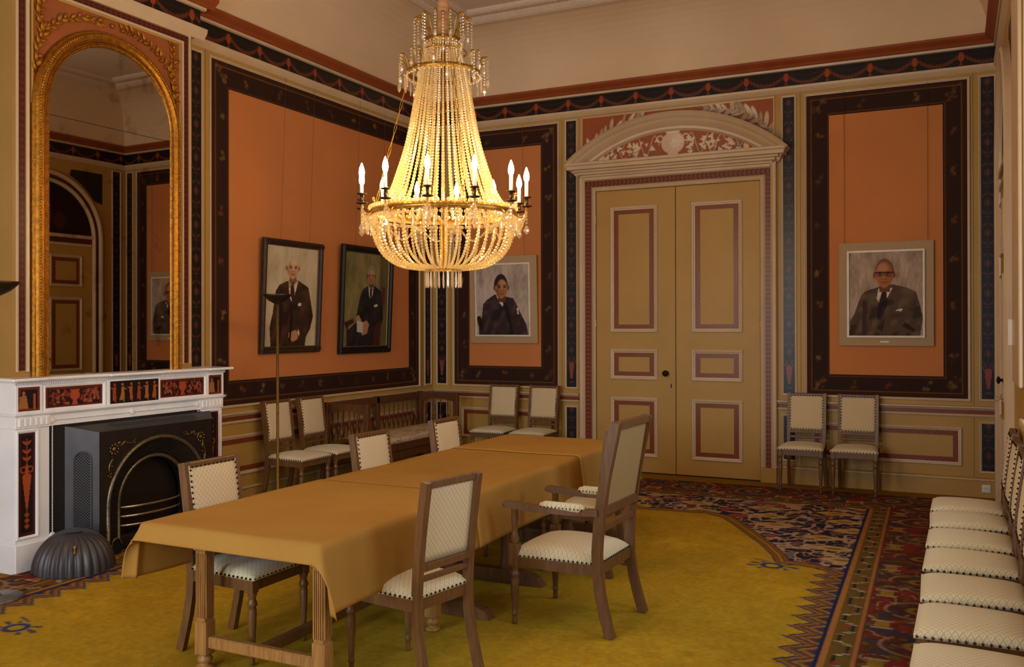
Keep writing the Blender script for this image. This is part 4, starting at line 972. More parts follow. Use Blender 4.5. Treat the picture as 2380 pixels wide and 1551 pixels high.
# ================================================================ PORTRAITS
Pw = Wall((0, 0, 0), (1, 0, 0), (0, -1, 0))
def canvas_paint(spec, W, H):
    def f(U, V):
        x = U/W+.5; y = 1-V/H; ar = H/W; rs = np.random.RandomState(spec['seed']); S = lambda m, c, a=1.: put(img, m, c, a)
        n = vnoise(x*1.2+spec['seed'], y*.5, 9)*.6+vnoise(x*2, y*.7+spec['seed'], 25)*.4
        b0, b1 = lin(spec['bg'][0]), lin(spec['bg'][1]); img = b0+(b1-b0)*np.clip(n*1.6-.3, 0, 1)[..., None]
        if 'bgmask' in spec:
            for (p, c, a) in spec['bgmask']: img = S(poly(x, y, p), c, a)
        for (p, c) in spec['shapes']: img = S(poly(x, y, p), c)
        # brushy folds on the suit
        suit = poly(x, y, spec['shapes'][0][0]); br = vnoise(x*1.1+y*.5, y*1.2+3, 11)
        img = S(suit*np.clip((br-.58)*5, 0, 1), spec['suit_hi'], .55); img = S(suit*np.clip((.36-br)*5, 0, 1), (20, 15, 14), .55)
        for (p, c) in spec.get('over', []): img = S(poly(x, y, p), c)
        hx, hy, rx, ry, tw = spec['head']; Yy = (y-hy)*ar; e = np.sqrt(((x-hx)/rx)**2+((y-hy)/ry)**2)-1
        sk, sh, hl = spec['skin']
        img = S(poly(x, y, [(hx-rx*.55, hy+ry*.5), (hx+rx*.6, hy+ry*.5), (hx+rx*.65, hy+ry*1.3), (hx-rx*.5, hy+ry*1.3)]), sh)
        if 'hair' in spec: img = S(soft((np.sqrt(((x-hx+tw*.01)/(rx*1.05))**2+((y-hy+ry*.03)/(ry*1.05))**2)-1)*rx, .012)*(y < hy-ry*.08), spec['hair'])
        for sx in (-1, 1): img = S(soft((np.sqrt(((x-hx-sx*rx*1.02)/(rx*.16))**2+((y-hy-ry*.1)/(ry*.2))**2)-1)*rx*.2, .012), sh)
        top = spec.get('hairline', -2); chin = np.where(y > hy, 1-.22*((y-hy)/ry)**2, 1); ef = np.sqrt(((x-hx)/(rx*chin))**2+((y-hy)/ry)**2)-1
        fm = soft(ef*rx, .014); hl2 = np.sqrt(((x-hx-.12*tw*rx)/(rx*(.98 if top < -.6 else .9)))**2+((y-hy-ry*(.62+top*.5))/(ry*(1.0)))**2)-1; fm = fm*np.maximum(soft(hl2*rx, .02), (y > hy+ry*.25).astype(float))
        img = S(fm, sk); dx = (x-hx)*tw/rx
        img = S(fm*np.clip(-dx*1.3-.1, 0, .8), sh); img = S(fm*soft((np.sqrt(((x-hx-.3*tw*rx)/(rx*.5))**2+((y-hy+.35*ry)/(ry*.4))**2)-1)*rx, .06), hl, .6)
        ex = hx+.1*tw*rx
        for sx in (-1, 1):
            img = S(soft((np.sqrt(((x-ex-sx*rx*.4)/(rx*.26))**2+((y-hy-ry*.03)/(ry*.09))**2)-1)*rx*.2, .01), (58, 34, 24), .75)
            img = S(soft(np.hypot(x-ex-sx*rx*.4, (y-hy-ry*.03)*ar)-rx*.07, .006), (24, 16, 14), .9)
            img = S(soft(seg(x, y, (ex+sx*rx*.18, hy-ry*.13), (ex+sx*rx*.66, hy-ry*.10), rx*.05), .008), spec['brow'], .8)
            img = S(soft(seg(x, y, (ex+sx*rx*.3, hy+ry*.3), (ex+sx*rx*.46, hy+ry*.55), rx*.03), .012), sh, .6)
        img = S(soft(seg(x, y, (ex+.02*tw*rx, hy), (ex+.12*tw*rx, hy+ry*.33), rx*.07), .012), hl, .5); img = S(soft(seg(x, y, (ex-rx*.16, hy+ry*.38), (ex+rx*.2, hy+ry*.38), rx*.05), .012), sh, .8)
        img = S(soft(seg(x, y, (ex-rx*.32, hy+ry*.6), (ex+rx*.34, hy+ry*.6), rx*.05), .010), (110, 50, 40), .85); img = S(soft(seg(x, y, (ex-rx*.2, hy+ry*.72), (ex+rx*.2, hy+ry*.72), rx*.04), .012), sh, .6)
        if spec.get('glasses'):
            for sx in (-1, 1): img = S(soft(np.abs(np.sqrt(((x-ex-sx*rx*.43)/(rx*.38))**2+((y-hy-ry*.03)/(ry*.17))**2)-1)*rx*.3-.004, .006), (22, 16, 14), .95)
            img = S(soft(seg(x, y, (hx-rx, hy-ry*.1), (hx+rx, hy-ry*.1), rx*.05), .006), (22, 16, 14), .95)
        return img
    return f
SUIT = (46, 30, 22)
P1 = dict(seed=1, bg=((206, 188, 156), (186, 166, 130)), suit_hi=(92, 58, 38), skin=((206, 152, 112), (138, 86, 58), (232, 190, 150)), brow=(150, 116, 90), head=(.50, .205, .115, .118, .6), hair=(196, 176, 150), hairline=-.55,
    shapes=[([(.13, 1), (.10, .80), (.15, .66), (.19, .45), (.26, .385), (.44, .335), (.62, .335), (.82, .40), (.88, .55), (.93, .69), (.88, .82), (.80, .90), (.78, 1)], (62, 39, 27)), ([(.42, .33), (.50, .39), (.62, .325), (.56, .46), (.50, .55), (.45, .50)], (222, 204, 172)), ([(.47, .385), (.53, .385), (.55, .46), (.51, .56), (.47, .47)], (70, 32, 28))],
    over=[([(.46, .86), (.58, .83), (.64, .85), (.64, .92), (.54, .95), (.46, .90)], (190, 132, 94)), ([(.64, .82), (.67, .86), (.66, .90), (.64, .86)], (220, 208, 190)), ([(.62, .565), (.68, .555), (.69, .585), (.62, .59)], (222, 208, 186)), ([(.50, .56), (.53, .70), (.50, .95), (.47, .95), (.48, .7)], (34, 20, 15)), ([(.30, .45), (.34, .6), (.30, .97), (.25, .97), (.27, .6)], (40, 25, 18))])
P2 = dict(seed=2, bg=((110, 102, 62), (146, 130, 84)), suit_hi=(56, 52, 54), skin=((176, 118, 84), (96, 58, 38), (208, 156, 116)), brow=(130, 116, 98), head=(.59, .235, .085, .098, .4), hair=(150, 136, 116), hairline=-.5, bgmask=[([(.78, 0), (1, 0), (1, 1), (.84, 1)], (84, 72, 38), .7)],
    shapes=[([(.08, 1), (.12, .82), (.28, .74), (.30, .62), (.36, .46), (.42, .385), (.54, .345), (.68, .345), (.84, .40), (.88, .52), (.90, .70), (.84, .82), (.82, 1)], (40, 34, 34)), ([(.53, .335), (.60, .38), (.66, .33), (.64, .44), (.59, .50), (.55, .44)], (206, 194, 168)), ([(.575, .375), (.615, .375), (.62, .44), (.595, .52), (.575, .45)], (48, 24, 26)), ([(.84, .34), (.93, .36), (.92, .62), (.88, .5)], (92, 44, 26)), ([(.70, .78), (.86, .72), (.84, 1), (.68, 1)], (78, 38, 24))],
    over=[([(.28, .68), (.34, .66), (.42, .74), (.52, .72), (.58, .76), (.54, .86), (.44, .88), (.30, .78)], (186, 128, 92)), ([(.30, .72), (.44, .74), (.44, .85), (.31, .84)], (196, 190, 172)), ([(.68, .55), (.76, .54), (.76, .565), (.68, .575)], (206, 196, 176)), ([(.02, .74), (.22, .70), (.24, .74), (.06, .80)], (70, 36, 22)), ([(.08, .78), (.12, .78), (.12, 1), (.09, 1)], (70, 36, 22))])
P3 = dict(seed=3, bg=((196, 178, 162), (150, 134, 118)), suit_hi=(82, 66, 66), skin=((168, 112, 68), (92, 58, 34), (196, 146, 94)), brow=(50, 34, 26), head=(.48, .315, .125, .165, .8), hair=(46, 34, 28), hairline=-.42,
    shapes=[([(.04, 1), (.04, .80), (.10, .76), (.13, .56), (.20, .50), (.36, .42), (.58, .46), (.70, .48), (.78, .60), (.86, .74), (.93, .84), (.97, 1)], (56, 40, 38)), ([(.36, .40), (.42, .47), (.53, .52), (.50, .60), (.44, .54)], (216, 200, 180)), ([(.50, .50), (.57, .50), (.62, .68), (.58, .78), (.52, .62)], (40, 30, 32))],
    over=[([(.76, .62), (.79, .61), (.80, .70), (.77, .70)], (210, 190, 168)), ([(.0, .74), (.06, .72), (.12, .80), (.10, .9), (.03, .86)], (36, 24, 22)), ([(.60, .58), (.70, .98), (.64, .98), (.57, .7)], (34, 24, 24))])
P4 = dict(seed=4, bg=((190, 166, 146), (146, 122, 102)), suit_hi=(118, 98, 78), skin=((176, 108, 70), (112, 66, 44), (200, 140, 98)), brow=(60, 44, 36), head=(.485, .265, .125, .165, -.4), glasses=True, hair=(118, 84, 60), hairline=-.9,
    shapes=[([(.02, 1), (.02, .82), (.08, .74), (.17, .52), (.22, .47), (.40, .42), (.60, .39), (.78, .43), (.90, .48), (.95, .62), (.99, .78), (.95, 1)], (88, 68, 54)), ([(.41, .43), (.50, .47), (.60, .42), (.52, .56), (.44, .62), (.38, .56)], (220, 204, 184)), ([(.46, .46), (.51, .46), (.53, .60), (.46, .95), (.38, .9), (.40, .64)], (54, 38, 34))],
    over=[([(.62, .70), (.70, .675), (.73, .68), (.71, .705)], (222, 206, 184)), ([(.76, .83), (.89, .92), (.88, .95), (.72, .88)], (50, 38, 32)), ([(.0, .93), (.08, .91), (.10, .97), (.0, 1)], (60, 46, 40)), ([(.20, .55), (.26, .6), (.24, .95), (.18, .95)], (66, 50, 42))])
def picture(label, loc, rz, lean, W, H, spec, style, wire):
    t = thing('portrait_painting', label, 'painting', loc, rz, 'framed portraits of men in suits'); t.rotation_euler = (lean, 0, rz)
    mb = MB()
    if style in ('dark', 'black'):
        fw_ = .062 if style == 'dark' else .075
        Pw.frame(mb, -W/2, W/2, 0, H, fw_, .045, 0); mb.build('frame', mat('dark_carved_frame', (66, 42, 26), .5, var=.3, scale=30, spec=.3) if style == 'dark' else BLACK, t)
        cw, c0, c1 = W/2-fw_+.005, fw_-.005, H-fw_+.005
        mb = MB(); Pw.frame(mb, -cw, cw, c0, c1, .012, .02, 0); mb.build('slip', mat('slip_wood', (96, 66, 40), .5) if style == 'dark' else BRASS, t)
        if style == 'dark':
            mb = MB()
            for a in (-1, 1):
                for b in (.035, H-.035):
                    for k in range(6): mb.ball((a*(W/2-.035)+.02*math.cos(k), -.045, b+.02*math.sin(k)), .012, 6, 4)
            mb.build('corner_carving', MATS['dark_carved_frame'], t)
    else:
        Pw.box(mb, -W/2, W/2, 0, H, 0, .022, .003); mb.build('mount_board', mat('taupe_mount', (176, 146, 108), .8, var=.03, scale=40), t)
        cw, c0, c1 = W/2-.095, .098, H-.10
        mb = MB(); Pw.frame(mb, -cw-.012, cw+.012, c0-.012, c1+.012, .02, .024, .022, 1); mb.build('white_slip', mat('ivory_slip', (232, 218, 194), .4), t)
    dn = .008 if style in ('dark', 'black') else .03
    cH = c1-c0; Lw_ = Wall((0, 0, c0), (1, 0, 0), (0, -1, 0)); Lw_.paint('canvas', -cw, cw, 0, cH, dn, .0065, canvas_paint(spec, 2*cw, cH), t, m=PAINT_MATT)
    if style == 'mount4': mb = MB(); Pw.box(mb, -.05, .03, .035, .05, .022, .024); mb.build('name_plate', MATS['ivory_slip'], t)
    mb = MB()
    for x in wire: mb.tube([(x, -.01, H-.02), (x, -.004, H+1.6)], .0018, 4)
    mb.build('hanging_wire', mat('wire_grey', (120, 96, 70), .5, .5), t)
picture('portrait of a bald standing man in brown suit, dark carved frame', (.022, -2.855, 1.444), R(90), R(2.6), .915, 1.135, P1, 'dark', (-.2, .25))
picture('portrait of a seated man holding paper, olive background, black frame', (.022, -1.56, 1.408), R(90), R(2.6), 1.0, 1.21, P2, 'black', (-.25, .25))
picture('portrait of a dark-haired man turned sideways, grey mount, left of the door', (1.052, -.022, 1.499), 0, R(2.2), .93, 1.083, P3, 'mount', (-.3, .3))
picture('portrait of a man with glasses, taupe mount, right of the door', (5.458, -.022, 1.497), 0, 0, .91, 1.078, P4, 'mount4', (-.4, .4))

# ================================================================ CHAIRS (local: front towards +x)
TURN = [(.011, 0), (.014, .004), (.014, .03), (.011, .05), (.016, .056), (.018, .064), (.014, .072), (.0145, .09), (.020, .20), (.0225, .275), (.018, .29), (.024, .298), (.026, .308), (.020, .322), (.017, .335), (.023, .35), (.024, .365)]
def cushion(name, x0, x1, w0, w1, zb, hs, dome_, m, parent, lean=None):
    n = 14; mb = MB(); vs = []
    t = np.linspace(-1, 1, n+1)
    for a in t:
        for b in t:
            a2 = math.copysign(abs(a)**.8, a); b2 = math.copysign(abs(b)**.8, b)
            x = (x0+x1)/2+a2*(x1-x0)/2; w = w0+(w1-w0)*(a2+1)/2; e = (1-abs(a)**5)*(1-abs(b)**5); r_ = 1-.02*(1-min(1, e*3))
            vs.append((x, b2*w*r_, zb+hs*min(1, .55+e*.9)+dome_*(1-a*a)**.8*(1-b*b)**.8))
    fs = [(i*(n+1)+j, (i+1)*(n+1)+j, (i+1)*(n+1)+j+1, i*(n+1)+j+1) for i in range(n) for j in range(n)]
    rim = [j for j in range(n+1)]+[(i+1)*(n+1)+n for i in range(n)]+[n*(n+1)+j for j in range(n-1, -1, -1)]+[i*(n+1) for i in range(n-1, 0, -1)]
    base = len(vs); 
    for i in rim: v = vs[i]; vs.append((v[0], v[1], zb))
    k = len(rim)
    for i in range(k): fs.append((rim[i], rim[(i+1) % k], base+(i+1) % k, base+i))
    fs.append(tuple(range(base, base+k)))
    mb.add(vs, fs, True); return mb.build(name, m, parent)
def nails(path, step, out, parent, r=.0062):
    mb = MB()
    for a, b in zip(path, path[1:]):
        a, b = Vector(a), Vector(b); n = max(1, round((b-a).length/step)); d = (b-a).cross(out).normalized()
        for i in range(n): p = a.lerp(b, (i+.5)/n); mb.gem(p, r*1.2, r*1.2, 5)
    return mb
def make_chair(name, label, group):
    t = thing(name, label, 'chair', group=group)
    RL = [(-.272, .0), (-.252, .08), (-.225, .19), (-.207, .30), (-.201, .42), (-.208, .55), (-.225, .72), (-.262, .975)]
    for s in (-1, 1):
        mb = MB().lathe(TURN, 12, c=(.218, s*.198, 0)).box((.195, s*.198-.023, .362), (.241, s*.198+.023, .435), ch=.003); mb.build('leg', WOOD, t)
        MB().tube([(x, s*(.182+.02*max(0, .3-z)), z) for x, z in RL], 0, sq=(.0165, .022)).build('leg', WOOD, t)
    mb = MB().box((-.2, -.17, .372), (-.18, .17, .43)).box((.208, -.18, .372), (.232, .18, .432))
    for s in (-1, 1): mb.tube([(-.2, s*.182, .40), (.215, s*.203, .40)], 0, sq=(.011, .03))
    mb.build('seat_frame', WOOD, t)
    cushion('seat_cushion', -.205, .250, .200, .232, .428, .030, .030, SEATF, t)
    xl = lambda z: -.208-.054*(z-.55)/.425-.0
    mb = MB().box((-.27, -.166, .943), (-.232, .166, .976), ch=.004); mb.build('top_rail', WOOD, t)
    mb = MB().box((-.232, -.166, .556), (-.196, .166, .592), ch=.003); mb.build('back_rail', WOOD, t)
    mb = MB().box((-.217, -.168, .505), (-.193, .168, .530), ch=.003); mb.build('slat', WOOD, t)
    n = 10; vs = []; ty = np.linspace(-1, 1, n+1)
    for sd in (1, -1):
        for a in ty:
            for b in ty:
                z = .775+b*.183; e = (1-abs(a)**4)*(1-abs(b)**4); vs.append((xl(z)+(.024+.012*e if sd > 0 else .004-.003*e), a*.172, z))
    k = (n+1)**2; fs = []
    for i in range(n):
        for j in range(n): q = (i*(n+1)+j, (i+1)*(n+1)+j, (i+1)*(n+1)+j+1, i*(n+1)+j+1); fs += [q, tuple(k+x for x in q[::-1])]
    rim = [j for j in range(n+1)]+[(i+1)*(n+1)+n for i in range(n)]+[n*(n+1)+j for j in range(n-1, -1, -1)]+[i*(n+1) for i in range(n-1, 0, -1)]
    for i in range(len(rim)): a, b = rim[i], rim[(i+1) % len(rim)]; fs.append((a, b, k+b, k+a))
    MB().add(vs, fs, True).build('backrest', BACKF, t)
    o = Vector((0, 0, 1)); mb = nails([(-.19, -.203, .437), (.247, -.229, .437), (.252, .229, .437), (-.19, .203, .437)], .030, o, t)
    P_ = lambda y, z: (xl(z)+.028, y, z)
    m2 = nails([P_(-.165, .60), P_(.165, .60), P_(.165, .951), P_(-.165, .951), P_(-.165, .60)], .030, o, t); mb.add(m2.v, m2.f)
    m3 = nails([(-.206, -.165, .437), (-.206, .165, .437)], .030, o, t); mb.add(m3.v, m3.f)
    mb.build('nail_heads', NAIL, t, kind='stuff')
    return t
c0 = make_chair('dining_chair', 'pale upholstered chair nearest the fireplace, seat tucked under the table', 'chairs around the table')
c0.location = (2.735, -6.455, .016)
CH = lambda x, y, deg, label, group: dup(c0, (x, y, .016), R(deg), label, group)
CH(2.79, -5.05, -2, 'middle chair on the far long side of the table, back showing above cloth', 'chairs around the table')
CH(2.79, -4.05, -1, 'farthest chair on the fireplace side of the table, before the settle', 'chairs around the table')
CH(3.715, -6.375, 169, 'chair seen from behind at the near right end of the table', 'chairs around the table')
CH(3.75, -4.21, 180, 'chair mostly hidden behind the tall armchair at the table', 'chairs around the table')
g = 'chairs against the back wall'
CH(1.107, -.385, -90, 'left chair of the pair against the back wall left of the door', g)
CH(1.64, -.385, -92, 'chair just left of the door casing, right one of its pair', g)
CH(4.688, -.37, -90, 'chair just right of the door casing, left one of its pair', g)
CH(5.20, -.37, -90, 'right chair of the pair below the portrait with glasses', g)
g = 'chairs against the left wall'
CH(.385, -3.185, 0, 'chair beside the fireplace wall, behind the slim floor lamp', g)
CH(.385, -2.665, 0, 'chair between the lamp chair and the wooden settle', g)
ordn = ['farthest', 'second farthest', 'third farthest', 'middle', 'third nearest', 'second nearest', 'nearest']
for i, w in enumerate(ordn):
    CH(6.203, -3.17-.555*i+(.012 if i % 2 else 0), 180+(1.2 if i % 3 == 1 else -.8), w+' pale-seated chair in the row along the right wall', 'row of chairs along the right wall')
# ---------------------------------------------------------------- armchair
ac = thing('armchair', 'tall-backed wooden armchair with white seat and padded arms at the table', 'armchair', (4.145, -5.245, .016), R(178))
RL = [(-.292, 0), (-.262, .1), (-.232, .22), (-.215, .34), (-.212, .45), (-.222, .6), (-.258, .85), (-.325, 1.165)]
for s in (-1, 1):
    tl = [(r*1.12, z*.92) for r, z in TURN]
    MB().lathe(tl, 14, c=(.285, s*.270, 0)).box((.258, s*.27-.027, .33), (.312, s*.27+.027, .455), ch=.003).lathe([(.02, .455), (.026, .48), (.018, .515), (.016, .54), (.021, .60), (.019, .645), (.026, .655), (.02, .665)], 14, c=(.285, s*.270, 0)).build('leg', WOOD, ac)
    MB().tube([(x, s*(.248+.03*max(0, .35-z)), z) for x, z in RL], 0, sq=(.019, .027)).build('leg', WOOD, ac)
    MB().tube([(-.225, s*.262, .672), (-.05, s*.268, .665), (.15, s*.272, .665), (.27, s*.274, .672), (.335, s*.276, .675)], 0, sq=(.025, .018)).ball((.335, s*.276, .672), .026, 10, 6, (1, .98, .8)).build('armrest', WOOD, ac)
    n = 9; mb = MB(); pts = [(-.15+.034*i, s*.268, .685) for i in range(n)]
    mb.tube(pts, [.016]+[.028]*(n-2)+[.016], 12).build('arm_pad', SEATF, ac)
    m = nails([(-.15, s*.268+s*.027, .684), (.12, s*.268+s*.027, .684)], .022, Vector((0, 0, 1)), ac, .005); m2 = nails([(-.15, s*.268-s*.027, .684), (.12, s*.268-s*.027, .684)], .022, Vector((0, 0, 1)), ac, .005); m.add(m2.v, m2.f); m.build('nail_heads', NAIL, ac, kind='stuff')
mb = MB().box((-.225, -.235, .325), (-.2, .235, .38)).box((.272, -.25, .325), (.298, .25, .38))
for s in (-1, 1): mb.tube([(-.21, s*.248, .352), (.28, s*.268, .352)], 0, sq=(.012, .028))
mb.build('seat_frame', WOOD, ac)
cushion('seat_cushion', -.215, .312, .25, .285, .375, .040, .055, SEATF, ac)
MB().box((-.343, -.23, 1.125), (-.293, .23, 1.167), ch=.004).build('top_rail', WOOD, ac)
MB().box((-.262, -.23, .655), (-.214, .23, .705), ch=.003).build('back_rail', WOOD, ac)
MB().box((-.246, -.23, .565), (-.208, .23, .60), ch=.003).build('slat', WOOD, ac)
xl = lambda z: -.226-.097*(z-.6)/.565
vs = []; 
for z in (.69, 1.145): vs += [(xl(z)+.02, -.232, z), (xl(z)+.02, .232, z), (xl(z)-.008, -.232, z), (xl(z)-.008, .232, z)]
MB().add(vs, [(0, 1, 5, 4), (2, 6, 7, 3), (0, 2, 3, 1), (4, 5, 7, 6), (0, 4, 6, 2), (1, 3, 7, 5)]).build('backrest', BACKR, ac)
m = nails([(-.19, -.252, .388), (.308, -.282, .388), (.314, .282, .388), (-.19, .252, .388)], .026, Vector((0, 0, 1)), ac)
m2 = nails([(-.217, -.225, .388), (-.217, .225, .388)], .026, Vector((0, 0, 1)), ac); m.add(m2.v, m2.f); m.build('nail_heads', NAIL, ac, kind='stuff')

# ================================================================ TABLES AND CLOTHS
TX0, TX1, TZ = 2.60, 3.615, .738
def fluted_leg(x, y, parent):
    mb = MB().box((x-.036, y-.036, .60), (x+.036, y+.036, TZ-.03), ch=.003).box((x-.041, y-.041, .585), (x+.041, y+.041, .603), ch=.004)
    z0, z1 = .235, .585
    mb.add([(x+sx*a, y+sy*a, z) for z, a in ((z0, .028), (z1, .031)) for sx, sy in ((-1, -1), (1, -1), (1, 1), (-1, 1))], [(0, 1, 5, 4), (1, 2, 6, 5), (2, 3, 7, 6), (3, 0, 4, 7)])
    mb.box((x-.037, y-.037, .07), (x+.037, y+.037, .238), ch=.006).lathe([(.042, 0), (.045, .012), (.03, .018), (.022, .024), (.036, .036), (.038, .05), (.026, .066), (.026, .075)], 16, c=(x, y, .0))
    leg = mb.build('leg', OAK, parent)
    mb = MB()
    for i in range(5):
        d = (i-2)*.0112
        for (ax, sg) in ((0, 1), (0, -1), (1, 1), (1, -1)):
            if ax == 0: mb.box((x+d-.0032, y+sg*.026, z0+.02), (x+d+.0032, y+sg*.0355, z1-.015))
            else: mb.box((x+sg*.026, y+d-.0032, z0+.02), (x+sg*.0355, y+d+.0032, z1-.015))
    mb.build('reeding', OAK, leg)
tb = thing('dining_table', 'near oak table with reeded legs under the ochre cloth', 'table', group='tables pushed end to end')
MB().box((TX0, -6.99, TZ-.03), (TX1, -5.64, TZ), ch=.004).build('tabletop', OAK, tb)
for x in (2.765, 3.485):
    for y in (-6.78, -5.80): fluted_leg(x, y, tb)
for y in (-6.78, -5.80): MB().box((2.80, y-.022, .105), (3.45, y+.022, .165), ch=.008).build('stretcher', OAK, tb)
MB().box((3.085, -6.76, .11), (3.135, -5.82, .16), ch=.008).build('stretcher', WOOD, tb)
MB().box((2.80, -6.8, .62), (3.42, -6.775, TZ-.03)).box((2.80, -5.8, .62), (3.42, -5.775, TZ-.03)).build('apron', OAK, tb)
anchor(tb, (3.11, -6.3, 0)); tb.location.z = .016
for lab, ya, yb, feet in (('middle trestle table with sled feet under the ochre cloth', -5.635, -4.03, (-5.50, -4.76)), ('far trestle table under the end of the ochre cloth', -4.02, -3.06, (-3.66, -3.22))):
    t = thing('dining_table', lab, 'table', group='tables pushed end to end')
    MB().box((TX0, ya, TZ-.03), (TX1, yb, TZ), ch=.004).build('tabletop', OAK, t)
    for y in feet:
        MB().add([(2.74, y-.035, 0), (3.70, y-.035, 0), (3.665, y-.035, .05), (3.56, y-.035, .085), (2.88, y-.035, .085), (2.775, y-.035, .05)]+[(2.74, y+.035, 0), (3.70, y+.035, 0), (3.665, y+.035, .05), (3.56, y+.035, .085), (2.88, y+.035, .085), (2.775, y+.035, .05)], [(0, 1, 2, 3, 4, 5), (11, 10, 9, 8, 7, 6)]+[(i, (i+1) % 6, 6+(i+1) % 6, 6+i) for i in range(6)]).build('sled_foot', WOOD, t)
        for x in (3.0, 3.42): MB().lathe([(.035, .085), (.04, .12), (.028, .16), (.034, .3), (.038, .45), (.028, .6), (.04, .66), (.04, TZ-.03)], 14, c=(x, y, 0)).build('leg', WOOD, t)
    anchor(t, (3.11, (ya+yb)/2, 0)); t.location.z = .016
def tablecloth(label, y0, y1, zt, end=False, dl=.30, dr=.325, far=False):
    cx, hw = (TX0+TX1)/2, (TX1-TX0)/2+.012; r_ = .03
    S = list(np.linspace(-hw-dl, -hw, 16))+list(np.linspace(-hw, hw, 26))[1:-1]+list(np.linspace(hw, hw+dr, 16))
    rows = [('t', y) for y in np.linspace(y0, y1, int(abs(y1-y0)/.045)+1)]
    if end: rows = [('e', d) for d in np.linspace(.105, .006, 9)]+rows
    if far: rows = rows+[('f', d) for d in np.linspace(.01, .2, 8)]
    vs = []
    for kind, v in rows:
        for s in S:
            ds = max(0, abs(s)-hw); dj = v if kind in 'ef' else 0; sg = 1 if s > 0 else -1; y = v if kind == 't' else (y0 if kind == 'e' else y1)
            rho = math.hypot(ds, dj); a = math.atan2(dj, ds) if rho > 0 else 0
            fl_ = .10+.42*math.sin(2*a)+(.28 if a > 1.2 else 0)
            if kind == 't': fl_ += .05*math.sin(y*3.1+sg)+.07*math.exp(-abs(y-y0)/.12)*(1 if end else 0)
            if rho < r_*PI/2: out = r_*math.sin(rho/r_); dn = r_*(1-math.cos(rho/r_))
            else: q = rho-r_*PI/2; out = r_+fl_*q; dn = r_+q*math.sqrt(max(0, 1-min(.95, fl_)**2))
            x = cx+(sg*hw if ds > 0 else s)+math.cos(a)*sg*out*(1 if ds > 0 else 0)
            yy = y+(-1 if kind != 'f' else 1)*math.sin(a)*out
            w = .0015*math.sin(s*9+y*3)*math.sin(y*5) if rho == 0 else 0
            vs.append((x, yy, zt-dn+w))
    n = len(S); fs = [(i*n+j, (i+1)*n+j, (i+1)*n+j+1, i*n+j+1) for i in range(len(rows)-1) for j in range(n-1)]
    o = MB().add(vs, fs, True).build('tablecloth', CLOTH, None, label=label, cat='tablecloth', group='ochre tablecloths')
    md = o.modifiers.new('thickness', 'SOLIDIFY'); md.thickness = .0035; md.offset = 1
tablecloth('ochre tablecloth over the near end of the table, corner flaring out', -6.985, -5.634, TZ+.026, True)
tablecloth('middle ochre tablecloth between the two seams', -5.630, -4.024, TZ+.022)
tablecloth('ochre tablecloth over the far end of the table', -4.020, -3.06, TZ+.026, far=True)

# ================================================================ SETTLE in the corner
se = thing('settle', 'dark wooden settle with arrow spindles and floral cushion in the corner', 'bench', (0, 0, 0))
SX0, SX1, SY0, SY1, SH = .085, .63, -2.33, -.45, .885
def spindle(x, y, par, z0=.46, z1=.80):
    h = z1-z0; return MB().lathe([(.007, 0), (.008, .06*h), (.006, .15*h), (.010, .16*h), (.024, .42*h), (.006, .44*h), (.007, .7*h), (.010, .82*h), (.007, .9*h), (.008, h)], 8, c=(x, y, z0)).build('spindle', WOODR, par)
for x in (SX0, SX1-.03):
    for y in (SY0, SY1): MB().box((x-.03, y-.03, 0), (x+.03, y+.03, SH if x < .2 else SH-.004), ch=.005).build('leg', WOODR, se)
MB().box((SX0-.03, (SY0+SY1)/2-.03, .3), (SX0+.02, (SY0+SY1)/2+.03, SH), ch=.005).build('middle_post', WOODR, se)
MB().box((SX0-.025, SY0, .80), (SX0+.02, SY1, SH-.005), ch=.006).build('back_rail', WOODR, se)
for y in np.linspace(SY0, SY1, 20)[1:-1]:
    if abs(y-(SY0+SY1)/2) > .04: spindle(SX0, y, se)
for y in (SY0, SY1):
    pts = [(SX0, SH-.01), (SX1-.03, SH-.01), (SX1-.03, .76)]+[(SX0+(SX1-.03-SX0)*t, .76+.045*math.sin(PI*t)) for t in np.linspace(.92, .08, 10)]+[(SX0, .76)]
    T = Matrix(((1, 0, 0, 0), (0, 0, 1, y), (0, 1, 0, 0), (0, 0, 0, 1)))
    MB().prism(pts, -.018, .018, T=T).build('end_rail', WOODR, se)
    for x in (.18, .28, .38, .48): spindle(x, y, se)
MB().box((SX0, SY0, .33), (SX1, SY1, .42), ch=.006).build('seat_frame', WOODR, se)
MB().box((SX1-.045, SY0, .24), (SX1-.02, SY1, .36), ch=.004).build('front_rail', WOODR, se)
def floral(U, V):
    img = full(U, (206, 184, 150)); n = vnoise(U*1.0, V*2, 11); img = put(img, ((np.abs(n-.5) < .05)).astype(float), (150, 122, 86), .8)
    for i in range(9):
        for k in range(3): img = put(img, soft(ell(U, V, .1+.21*i+.035*k, .04+.3*(i % 3)+.02*k, .03, .014, 1.+.6*k), .01), (134, 108, 74), .8)
    return img
n1, n2 = 40, 120; xs = np.linspace(0, 1, n1); ys = np.linspace(SY0+.035, SY1-.035, n2); prof = []
for t in xs:
    if t < .7: q = t/.7; prof.append((SX0+.03+(SX1-SX0-.03)*q, .475+.03*math.sin(PI*min(1, q*.95+.05))))
    else: q = (t-.7)/.3; prof.append((SX1+.012*math.sin(PI*q), .478-.068*q))
pa_ = np.array(prof); co = np.zeros((n2, n1, 3)); co[..., 0] = pa_[None, :, 0]; co[..., 1] = ys[:, None]; co[..., 2] = pa_[None, :, 1]
Ug, Vg = np.meshgrid(ys-SY0, xs*.75, indexing='ij'); grid('seat_cushion', co, floral(Ug, Vg), se, PAINT_MATT)
nails([(SX1+.003, SY0+.04, .414), (SX1+.003, SY1-.04, .414)], .022, Vector((0, 0, 1)), se, .005).build('nail_heads', NAIL, se, kind='stuff')
